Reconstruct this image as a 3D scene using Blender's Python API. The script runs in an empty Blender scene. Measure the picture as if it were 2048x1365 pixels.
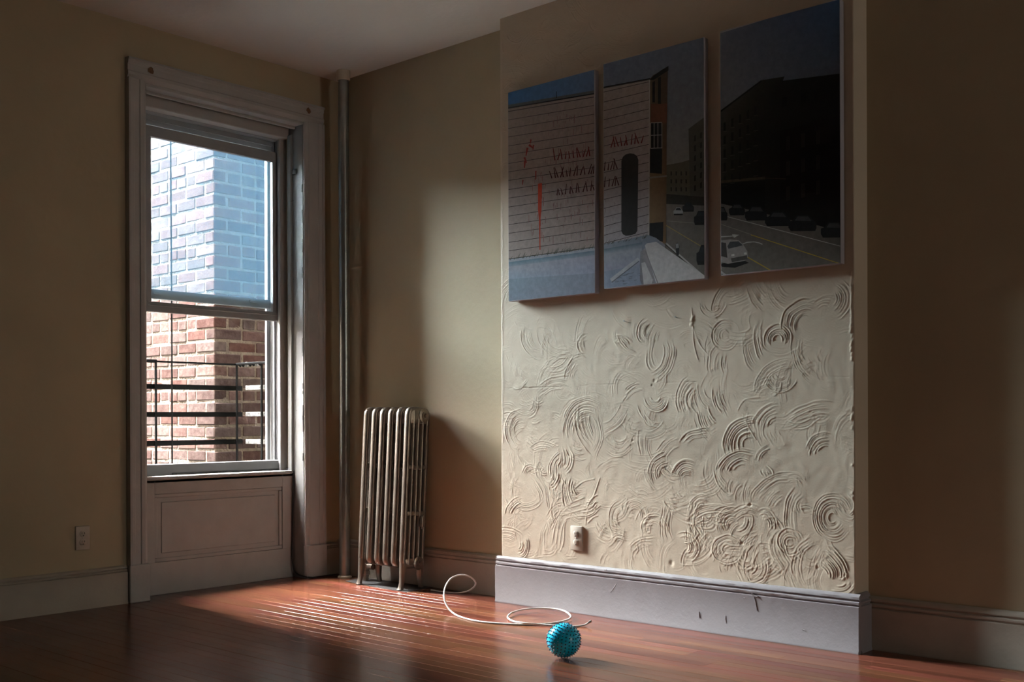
import bpy, bmesh, math, random
import numpy as np
from mathutils import Vector, Matrix

S = bpy.context.scene
COL = S.collection
RAD = math.radians

# ------------------------------------------------------------------ camera
YAW, ROLL = RAD(48.464), RAD(-0.2104)
FPX, V0 = 2194.5, 836.6                       # focal length and horizon row in the 2048x1365 frame
CAM = Vector((-4.113, -4.986, 0.9))
cd = bpy.data.cameras.new('camera')
cam = bpy.data.objects.new('camera', cd)
COL.objects.link(cam)
cd.sensor_width = 36.0
cd.lens = 36.0 * FPX / 2048.0
cd.shift_y = (V0 - 682.5) / 2048.0
cd.clip_start = 0.05
fw = Vector((math.sin(YAW), math.cos(YAW), 0.0))
r0 = Vector((math.cos(YAW), -math.sin(YAW), 0.0))
u0 = Vector((0, 0, 1.0))
rr = r0 * math.cos(ROLL) + u0 * math.sin(ROLL)
uu = -r0 * math.sin(ROLL) + u0 * math.cos(ROLL)
cam.matrix_world = Matrix(((rr.x, uu.x, -fw.x, CAM.x), (rr.y, uu.y, -fw.y, CAM.y), (rr.z, uu.z, -fw.z, CAM.z), (0, 0, 0, 1)))
S.camera = cam

def ray(px, py):
    return fw + rr * ((px - 1024.0) / FPX) - uu * ((py - V0) / FPX)
def at_x(px, py, x):                           # measured photo point on the plane X = x
    d = ray(px, py); return CAM + d * ((x - CAM.x) / d.x)
def at_y(px, py, y):
    d = ray(px, py); return CAM + d * ((y - CAM.y) / d.y)
def at_z(px, py, z):
    d = ray(px, py); return CAM + d * ((z - CAM.z) / d.z)

# ------------------------------------------------------------------ world, sun, window portal, exposure
W = bpy.data.worlds.new('sky'); S.world = W; W.use_nodes = True
bg = W.node_tree.nodes['Background']
bg.inputs[0].default_value = (1.0, 0.98, 0.955, 1)
bg.inputs[1].default_value = 350.0
sl = bpy.data.lights.new('sun', 'SUN'); so = bpy.data.objects.new('sun', sl); COL.objects.link(so)
sl.energy = 170.0; sl.angle = RAD(0.6); sl.color = (1.0, 0.93, 0.82)
so.rotation_euler = Vector((1.0, -0.04, -3.5)).to_track_quat('-Z', 'Y').to_euler()
so.location = (-6, 3, 6)
pl = bpy.data.lights.new('window_portal', 'AREA'); po = bpy.data.objects.new('window_portal', pl); COL.objects.link(po)
pl.shape = 'RECTANGLE'; pl.size = 0.90; pl.size_y = 1.95; pl.cycles.is_portal = True
po.location = (-0.70, 0.315, 1.56); po.rotation_euler = (RAD(-90), 0, 0)
rl = bpy.data.lights.new('rear_window_light', 'AREA'); ro = bpy.data.objects.new('rear_window_light', rl); COL.objects.link(ro)
rl.shape = 'RECTANGLE'; rl.size = 0.8; rl.size_y = 1.5; rl.energy = 29.0; rl.color = (1.0, 0.97, 0.86)      # shaded window in the wall behind the camera
ro.location = (-0.8, -8.95, 1.5); ro.rotation_euler = (RAD(90), 0, 0)
vs = S.view_settings
vs.view_transform = 'Standard'; vs.look = 'None'; vs.gamma = 1.0; vs.use_curve_mapping = False
vs.exposure = 0.0
S.cycles.max_bounces = 10; S.cycles.diffuse_bounces = 7; S.cycles.glossy_bounces = 4
S.cycles.transparent_max_bounces = 16
S.cycles.use_denoising = True
S.cycles.sample_clamp_indirect = 6.0

# ------------------------------------------------------------------ material helpers
def nodes(name):
    m = bpy.data.materials.new(name); m.use_nodes = True
    nt = m.node_tree
    return m, nt, nt.nodes['Principled BSDF'], nt.nodes, nt.links

def mat(name, col, rough=0.6, metal=0.0, var=0.12, vscale=6.0, bump=0.0, bscale=60.0, bdist=0.002, spec=0.5,
        dirt=None, dirt_scale=14.0, dirt_lo=0.62, dirt_hi=0.75, coat=0.0, rnd=0.0):
    m, nt, b, N, L = nodes(name)
    tc = N.new('ShaderNodeNewGeometry')
    n1 = N.new('ShaderNodeTexNoise'); n1.inputs['Scale'].default_value = vscale; n1.inputs['Detail'].default_value = 5
    L.new(tc.outputs['Position'], n1.inputs['Vector'])
    rp = N.new('ShaderNodeValToRGB')
    rp.color_ramp.elements[0].position = 0.3; rp.color_ramp.elements[1].position = 0.7
    rp.color_ramp.elements[0].color = tuple(c * (1 - var) for c in col) + (1,)
    rp.color_ramp.elements[1].color = tuple(min(1, c * (1 + var)) for c in col) + (1,)
    L.new(n1.outputs['Fac'], rp.inputs['Fac'])
    out = rp.outputs['Color']
    if dirt is not None:
        n2 = N.new('ShaderNodeTexNoise'); n2.inputs['Scale'].default_value = dirt_scale; n2.inputs['Detail'].default_value = 8
        n2.inputs['Roughness'].default_value = 0.7
        L.new(tc.outputs['Position'], n2.inputs['Vector'])
        r2 = N.new('ShaderNodeValToRGB'); r2.color_ramp.elements[0].position = dirt_lo; r2.color_ramp.elements[1].position = dirt_hi
        L.new(n2.outputs['Fac'], r2.inputs['Fac'])
        mx = N.new('ShaderNodeMixRGB'); mx.inputs['Color2'].default_value = tuple(dirt) + (1,)
        L.new(r2.outputs['Color'], mx.inputs['Fac']); L.new(out, mx.inputs['Color1'])
        out = mx.outputs['Color']
    if rnd > 0:
        oi = N.new('ShaderNodeObjectInfo')
        mr = N.new('ShaderNodeMapRange'); mr.inputs['To Min'].default_value = 1 - rnd; mr.inputs['To Max'].default_value = 1 + rnd
        L.new(oi.outputs['Random'], mr.inputs['Value'])
        hs = N.new('ShaderNodeHueSaturation'); L.new(mr.outputs['Result'], hs.inputs['Value']); L.new(out, hs.inputs['Color'])
        out = hs.outputs['Color']
    L.new(out, b.inputs['Base Color'])
    b.inputs['Roughness'].default_value = rough; b.inputs['Metallic'].default_value = metal
    b.inputs['Specular IOR Level'].default_value = spec
    b.inputs['Coat Weight'].default_value = coat
    if bump > 0:
        n3 = N.new('ShaderNodeTexNoise'); n3.inputs['Scale'].default_value = bscale; n3.inputs['Detail'].default_value = 4
        L.new(tc.outputs['Position'], n3.inputs['Vector'])
        bp = N.new('ShaderNodeBump'); bp.inputs['Strength'].default_value = bump; bp.inputs['Distance'].default_value = bdist
        L.new(n3.outputs['Fac'], bp.inputs['Height']); L.new(bp.outputs['Normal'], b.inputs['Normal'])
    return m

M = {}
M['plaster'] = mat('beige_wall_paint', (0.42, 0.352, 0.24), 0.75, var=0.05, vscale=2.5, bump=0.3, bscale=28, bdist=0.005, spec=0.25)
M['stucco'] = mat('beige_swirl_plaster', (0.535, 0.45, 0.345), 0.7, var=0.05, vscale=3.0, bump=0.25, bscale=170, bdist=0.001, spec=0.3)
M['ceiling'] = mat('white_ceiling_paint', (0.74, 0.745, 0.73), 0.8, var=0.03, vscale=2, bump=0.4, bscale=22, bdist=0.006, spec=0.2)
M['trim'] = mat('painted_wood_trim', (0.39, 0.385, 0.375), 0.6, spec=0.25, var=0.06, vscale=9, bump=0.35, bscale=45, bdist=0.003,
                dirt=(0.22, 0.18, 0.14), dirt_scale=26, dirt_lo=0.70, dirt_hi=0.78)
M['skirting'] = mat('lilac_skirting_paint', (0.232, 0.213, 0.224), 0.38, var=0.05, vscale=8, bump=0.3, bscale=60, bdist=0.003)
M['skirting_dull'] = mat('cream_skirting_paint', (0.34, 0.30, 0.25), 0.5, var=0.06, vscale=8, bump=0.4, bscale=60, bdist=0.003)
M['jamb'] = mat('worn_jamb_paint', (0.23, 0.23, 0.225), 0.7, var=0.1, vscale=9, bump=0.3, bscale=50, bdist=0.002, spec=0.15, dirt=(0.06, 0.05, 0.04), dirt_scale=40, dirt_lo=0.66, dirt_hi=0.72)
M['vinyl'] = mat('white_window_frame', (0.30, 0.31, 0.32), 0.4, var=0.05, vscale=12, dirt=(0.25, 0.24, 0.22), dirt_scale=30, dirt_lo=0.68, dirt_hi=0.8)
M['silver'] = mat('aged_aluminium_paint', (0.225, 0.192, 0.16), 0.28, metal=0.6, var=0.15, vscale=16, bump=0.3, bscale=110, bdist=0.002,
                  dirt=(0.20, 0.11, 0.07), dirt_scale=34, dirt_lo=0.66, dirt_hi=0.74)
M['pipe'] = mat('galvanised_pipe', (0.30, 0.31, 0.30), 0.30, metal=0.8, var=0.15, vscale=12, dirt=(0.25, 0.17, 0.10), dirt_scale=16, dirt_lo=0.62, dirt_hi=0.74)
M['cream'] = mat('cream_paint', (0.55, 0.48, 0.38), 0.5, var=0.05)
M['iron'] = mat('black_painted_iron', (0.0016, 0.0018, 0.0020), 0.7, spec=0.02, var=0.3, vscale=30, bump=0.4, bscale=160)
M['black'] = mat('black_rubber', (0.012, 0.012, 0.013), 0.5)
M['back'] = mat('dark_brown_wall_paint', (0.15, 0.125, 0.09), 0.8, var=0.05)
M['socket'] = mat('cream_socket_plastic', (0.44, 0.385, 0.32), 0.4, var=0.05, vscale=30)
M['slot'] = mat('dark_socket_slot', (0.02, 0.016, 0.012), 0.6)
M['steel'] = mat('bare_steel', (0.45, 0.44, 0.42), 0.35, metal=1.0)
M['white_cable'] = mat('white_cable_jacket', (0.74, 0.73, 0.70), 0.35, var=0.03)
M['teal'] = mat('teal_vinyl', (0.012, 0.60, 0.94), 0.25, var=0.04, vscale=10, spec=0.5)
M['teal_shaded'] = mat('shaded_teal_vinyl', (0.004, 0.06, 0.12), 0.35, var=0.05)  # same rubber as the shell; shade on the spikes put into the colour
M['canvas'] = mat('canvas_edge', (0.36, 0.34, 0.37), 0.7, var=0.05, bump=0.3, bscale=900, bdist=0.0004)
M['subfloor'] = mat('dark_subfloor', (0.03, 0.018, 0.012), 0.8)
M['patch'] = mat('grey_floor_sheet', (0.045, 0.043, 0.044), 0.5, var=0.15, vscale=20)
M['chip'] = mat('brown_paint_chip', (0.16, 0.085, 0.04), 0.8, var=0.3, vscale=60)
M['mortar'] = mat('pale_mortar', (0.072, 0.062, 0.052), 0.9, var=0.3, spec=0.03, vscale=22, bump=0.9, bscale=60, bdist=0.012)
M['rust'] = mat('weathered_flaking_iron', (0.035, 0.036, 0.037), 0.7, var=0.9, vscale=60, bump=0.8, bscale=120, bdist=0.004)
M['wing'] = mat('pale_bounce_wing', (0.60, 0.57, 0.52), 0.9, var=0.2, vscale=3.0)  # kept pale so the unseen wing bounces light into the room
M['ground'] = mat('yard_paving', (0.30, 0.29, 0.27), 0.9, var=0.15, vscale=1.0)
M['facade'] = mat('dark_brown_facade', (0.045, 0.037, 0.032), 0.9, var=0.2, vscale=2.0)

def wood_mat():
    m, nt, b, N, L = nodes('reddish_oak_floor')
    g = N.new('ShaderNodeNewGeometry'); oi = N.new('ShaderNodeObjectInfo')
    mp = N.new('ShaderNodeMapping'); mp.inputs['Scale'].default_value = (55, 2.2, 10)
    ad = N.new('ShaderNodeVectorMath'); ad.operation = 'ADD'
    cx = N.new('ShaderNodeCombineXYZ')
    ml = N.new('ShaderNodeMath'); ml.operation = 'MULTIPLY'; ml.inputs[1].default_value = 37.0
    L.new(oi.outputs['Random'], ml.inputs[0]); L.new(ml.outputs[0], cx.inputs[0]); L.new(ml.outputs[0], cx.inputs[1])
    L.new(g.outputs['Position'], ad.inputs[0]); L.new(cx.outputs[0], ad.inputs[1]); L.new(ad.outputs[0], mp.inputs['Vector'])
    n = N.new('ShaderNodeTexNoise'); n.inputs['Scale'].default_value = 1.0; n.inputs['Detail'].default_value = 6; n.inputs['Distortion'].default_value = 0.6
    L.new(mp.outputs[0], n.inputs['Vector'])
    rp = N.new('ShaderNodeValToRGB')
    e = rp.color_ramp.elements; e[0].position = 0.25; e[0].color = (0.064, 0.0215, 0.0122, 1); e[1].position = 0.75; e[1].color = (0.176, 0.061, 0.032, 1)
    L.new(n.outputs['Fac'], rp.inputs['Fac'])
    mr = N.new('ShaderNodeMapRange'); mr.inputs['To Min'].default_value = 0.75; mr.inputs['To Max'].default_value = 1.35
    L.new(oi.outputs['Random'], mr.inputs['Value'])
    m2 = N.new('ShaderNodeMath'); m2.operation = 'MULTIPLY'; m2.inputs[1].default_value = 7.31
    fr = N.new('ShaderNodeMath'); fr.operation = 'FRACT'
    L.new(oi.outputs['Random'], m2.inputs[0]); L.new(m2.outputs[0], fr.inputs[0])
    mh = N.new('ShaderNodeMapRange'); mh.inputs['To Min'].default_value = 0.485; mh.inputs['To Max'].default_value = 0.515
    L.new(fr.outputs[0], mh.inputs['Value'])
    hs = N.new('ShaderNodeHueSaturation'); L.new(mr.outputs[0], hs.inputs['Value']); L.new(mh.outputs[0], hs.inputs['Hue']); L.new(rp.outputs[0], hs.inputs['Color'])
    L.new(hs.outputs[0], b.inputs['Base Color'])
    n4 = N.new('ShaderNodeTexNoise'); n4.inputs['Scale'].default_value = 5.0; n4.inputs['Detail'].default_value = 6
    L.new(g.outputs['Position'], n4.inputs['Vector'])
    r4 = N.new('ShaderNodeMapRange'); r4.inputs['To Min'].default_value = 0.15; r4.inputs['To Max'].default_value = 0.30
    L.new(n4.outputs['Fac'], r4.inputs['Value']); L.new(r4.outputs[0], b.inputs['Roughness'])
    b.inputs['Specular IOR Level'].default_value = 0.28
    bp = N.new('ShaderNodeBump'); bp.inputs['Strength'].default_value = 0.08; bp.inputs['Distance'].default_value = 0.001
    L.new(n.outputs['Fac'], bp.inputs['Height']); L.new(bp.outputs[0], b.inputs['Normal'])
    return m
M['wood'] = wood_mat()

def brick_mat():
    m, nt, b, N, L = nodes('old_red_brick')
    g = N.new('ShaderNodeNewGeometry'); oi = N.new('ShaderNodeObjectInfo')
    n = N.new('ShaderNodeTexNoise'); n.inputs['Scale'].default_value = 30; n.inputs['Detail'].default_value = 6
    L.new(g.outputs['Position'], n.inputs['Vector'])
    rp = N.new('ShaderNodeValToRGB'); e = rp.color_ramp.elements
    e[0].position = 0.32; e[0].color = (0.019, 0.0085, 0.0075, 1); e[1].position = 0.78; e[1].color = (0.038, 0.0235, 0.0205, 1)
    L.new(n.outputs['Fac'], rp.inputs['Fac'])
    mr = N.new('ShaderNodeMapRange'); mr.inputs['To Min'].default_value = 0.6; mr.inputs['To Max'].default_value = 1.25
    L.new(oi.outputs['Random'], mr.inputs['Value'])
    m2 = N.new('ShaderNodeMath'); m2.operation = 'MULTIPLY'; m2.inputs[1].default_value = 5.7
    fr = N.new('ShaderNodeMath'); fr.operation = 'FRACT'; L.new(oi.outputs['Random'], m2.inputs[0]); L.new(m2.outputs[0], fr.inputs[0])
    ms = N.new('ShaderNodeMapRange'); ms.inputs['To Min'].default_value = 0.55; ms.inputs['To Max'].default_value = 1.15
    L.new(fr.outputs[0], ms.inputs['Value'])
    hs = N.new('ShaderNodeHueSaturation'); L.new(mr.outputs[0], hs.inputs['Value']); L.new(ms.outputs[0], hs.inputs['Saturation']); L.new(rp.outputs[0], hs.inputs['Color'])
    L.new(hs.outputs[0], b.inputs['Base Color']); b.inputs['Roughness'].default_value = 0.9; b.inputs['Specular IOR Level'].default_value = 0.03
    bp = N.new('ShaderNodeBump'); bp.inputs['Strength'].default_value = 0.7; bp.inputs['Distance'].default_value = 0.006
    L.new(n.outputs['Fac'], bp.inputs['Height']); L.new(bp.outputs[0], b.inputs['Normal'])
    return m
M['brick'] = brick_mat()

def glass_mat():
    m, nt, b, N, L = nodes('sky_veil_glass')
    out = N['Material Output']; N.remove(b)
    tr = N.new('ShaderNodeBsdfTransparent'); tr.inputs[0].default_value = (0.92, 0.965, 0.985, 1)
    tl = N.new('ShaderNodeBsdfTranslucent'); tl.inputs[0].default_value = (0.28, 0.66, 1.0, 1)  # blue veil: sky haze on the panes put into the glass as colour
    gl = N.new('ShaderNodeBsdfGlossy'); gl.inputs['Roughness'].default_value = 0.02
    mx = N.new('ShaderNodeMixShader'); mx.inputs[0].default_value = 0.008
    L.new(tr.outputs[0], mx.inputs[1]); L.new(tl.outputs[0], mx.inputs[2])
    fr = N.new('ShaderNodeFresnel'); fr.inputs[0].default_value = 1.45
    m2 = N.new('ShaderNodeMixShader'); L.new(fr.outputs[0], m2.inputs[0]); L.new(mx.outputs[0], m2.inputs[1]); L.new(gl.outputs[0], m2.inputs[2])
    L.new(m2.outputs[0], out.inputs['Surface'])
    return m
M['glass'] = glass_mat()

def print_mat():
    m, nt, b, N, L = nodes('printed_canvas')
    vc = N.new('ShaderNodeVertexColor'); vc.layer_name = 'Col'
    g = N.new('ShaderNodeNewGeometry')
    n = N.new('ShaderNodeTexNoise'); n.inputs['Scale'].default_value = 55; n.inputs['Detail'].default_value = 8
    L.new(g.outputs['Position'], n.inputs['Vector'])
    mr = N.new('ShaderNodeMapRange'); mr.inputs['To Min'].default_value = 0.72; mr.inputs['To Max'].default_value = 1.28
    L.new(n.outputs['Fac'], mr.inputs['Value'])
    hs = N.new('ShaderNodeHueSaturation'); L.new(mr.outputs[0], hs.inputs['Value']); L.new(vc.outputs[0], hs.inputs['Color'])
    L.new(hs.outputs[0], b.inputs['Base Color']); b.inputs['Roughness'].default_value = 0.75; b.inputs['Specular IOR Level'].default_value = 0.06
    return m
M['print'] = print_mat()

# ------------------------------------------------------------------ mesh helpers
def obj(name, bm, material, parent=None, smooth=None):
    me = bpy.data.meshes.new(name)
    bmesh.ops.recalc_face_normals(bm, faces=bm.faces[:])
    bm.to_mesh(me); bm.free()
    if smooth is not None:
        for p in me.polygons: p.use_smooth = True
        me.set_sharp_from_angle(angle=RAD(smooth))
    me.materials.append(M[material] if isinstance(material, str) else material)
    o = bpy.data.objects.new(name, me); COL.objects.link(o)
    if parent is not None: o.parent = parent
    return o
def empty(name, loc=(0, 0, 0)):
    o = bpy.data.objects.new(name, None); o.empty_display_size = 0.05; COL.objects.link(o); o.location = loc
    return o
def tag(o, label=None, cat=None, group=None, kind=None):
    if label: o['label'] = label
    if cat: o['category'] = cat
    if group: o['group'] = group
    if kind: o['kind'] = kind
    return o
def NB(): return bmesh.new()
def box(bm, x0, x1, y0, y1, z0, z1, bev=0.0, seg=1):
    r = bmesh.ops.create_cube(bm, size=1.0)
    vs_ = r['verts']
    sx, sy, sz = x1 - x0, y1 - y0, z1 - z0
    for v in vs_:
        v.co = Vector(((x0 + x1) / 2 + v.co.x * sx, (y0 + y1) / 2 + v.co.y * sy, (z0 + z1) / 2 + v.co.z * sz))
    if bev > 0:
        es = list({e for v in vs_ for e in v.link_edges})
        bmesh.ops.bevel(bm, geom=es, offset=bev, segments=seg, affect='EDGES', profile=0.5)
    return bm
def frame_dirs(t):
    a = Vector((0, 0, 1)) if abs(t.z) < 0.9 else Vector((1, 0, 0))
    u = t.cross(a).normalized(); return u, t.cross(u).normalized()
def tube(bm, pts, rad, seg=10, caps=True, closed=False):
    pts = [Vector(p) for p in pts]; n = len(pts); rings = []
    u = None
    for i, p in enumerate(pts):
        if closed: t = (pts[(i + 1) % n] - pts[i - 1]).normalized()
        else: t = (pts[min(i + 1, n - 1)] - pts[max(i - 1, 0)]).normalized()
        if u is None: u, w = frame_dirs(t)
        else:
            u = (u - t * u.dot(t)).normalized(); w = t.cross(u).normalized()
        r = rad[i] if isinstance(rad, (list, tuple)) else rad
        rings.append([bm.verts.new(p + u * (r * math.cos(2 * math.pi * k / seg)) + w * (r * math.sin(2 * math.pi * k / seg))) for k in range(seg)])
    m = n if closed else n - 1
    for i in range(m):
        a, b = rings[i], rings[(i + 1) % n]
        for k in range(seg):
            bm.faces.new((a[k], a[(k + 1) % seg], b[(k + 1) % seg], b[k]))
    if caps and not closed:
        bm.faces.new(rings[0][::-1]); bm.faces.new(rings[-1])
    return bm
def lathe(bm, prof, origin, axis, seg=20):             # prof: (radius, distance along axis)
    o = Vector(origin); t = Vector(axis).normalized(); u, w = frame_dirs(t); rings = []
    for r, d in prof:
        rings.append([bm.verts.new(o + t * d + u * (max(r, 1e-5) * math.cos(2 * math.pi * k / seg)) + w * (max(r, 1e-5) * math.sin(2 * math.pi * k / seg))) for k in range(seg)])
    for i in range(len(rings) - 1):
        for k in range(seg):
            bm.faces.new((rings[i][k], rings[i][(k + 1) % seg], rings[i + 1][(k + 1) % seg], rings[i + 1][k]))
    bm.faces.new(rings[0][::-1]); bm.faces.new(rings[-1])
    return bm
def prism(bm, loop, vec):                               # closed loop of points pushed along a vector
    a = [bm.verts.new(Vector(p)) for p in loop]; b = [bm.verts.new(Vector(p) + Vector(vec)) for p in loop]
    n = len(a)
    bm.faces.new(a); bm.faces.new(b[::-1])
    for i in range(n): bm.faces.new((a[i], b[i], b[(i + 1) % n], a[(i + 1) % n]))
    return bm
def catmull(pts, k=8):
    pts = [Vector(p) for p in pts]; P = [pts[0]] + pts + [pts[-1]]; out = []
    for i in range(1, len(P) - 2):
        a, b, c, d = P[i - 1], P[i], P[i + 1], P[i + 2]
        for j in range(k):
            t = j / k
            out.append(0.5 * ((2 * b) + (c - a) * t + (2 * a - 5 * b + 4 * c - d) * t * t + (3 * b - a - 3 * c + d) * t ** 3))
    out.append(pts[-1]); return out
rng = random.Random(7)

# ------------------------------------------------------------------ room shell
H = 2.86
XL, YB = -7.0, -9.0                                     # far left wall and the wall behind the camera
CX = -0.117; CY0, CY1 = -3.192, -1.375                  # chimney breast face and its two edges
fl = obj('floor', box(NB(), XL, 0.2, YB, 0.3, -0.16, -0.018), 'subfloor'); tag(fl, 'dark reddish strip wood floor of the room', kind='structure')
tag(obj('ceiling', box(NB(), XL, 0.2, YB, 0.3, H, H + 0.15), 'ceiling'), 'white painted plaster ceiling', kind='structure')
tag(obj('wall_side', box(NB(), 0, 0.2, YB, 0.3, -0.16, H), 'plaster'), 'beige plaster side wall behind the radiator and beyond the chimney breast', kind='structure')
tag(obj('wall_left', box(NB(), XL - 0.2, XL, YB, 0.3, -0.16, H), 'back'), 'dark brown wall far left', kind='structure')
tag(obj('wall_back', box(NB(), XL, 0.2, YB - 0.2, YB, -0.16, H), 'back'), 'dark brown wall behind the camera', kind='structure')
WX0, WX1, WZ1 = -1.245, -0.250, 2.585                   # rough window opening
bm = NB()
box(bm, XL, WX0, 0, 0.3, -0.16, H); box(bm, WX1, 0.0, 0, 0.3, -0.16, H); box(bm, WX0, WX1, 0, 0.3, WZ1, H); box(bm, WX0, WX1, 0.14, 0.3, -0.16, 0.59)
tag(obj('wall_window', bm, 'plaster'), 'beige plaster wall around the tall window', kind='structure')
# the house front above, below and beside this room (outside)
bm = NB(); box(bm, -14, 5, 0.12, 0.31, H + 0.15, 16.0); box(bm, -14, 5, 0.12, 0.31, -4.0, -0.16); box(bm, -14, XL - 0.2, 0.12, 0.31, -0.16, H + 0.15); box(bm, 0.2, 5, 0.12, 0.31, -0.16, H + 0.15)
tag(obj('wall_outer', bm, 'facade'), 'outer face of the house above and below the room', kind='structure')

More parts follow.
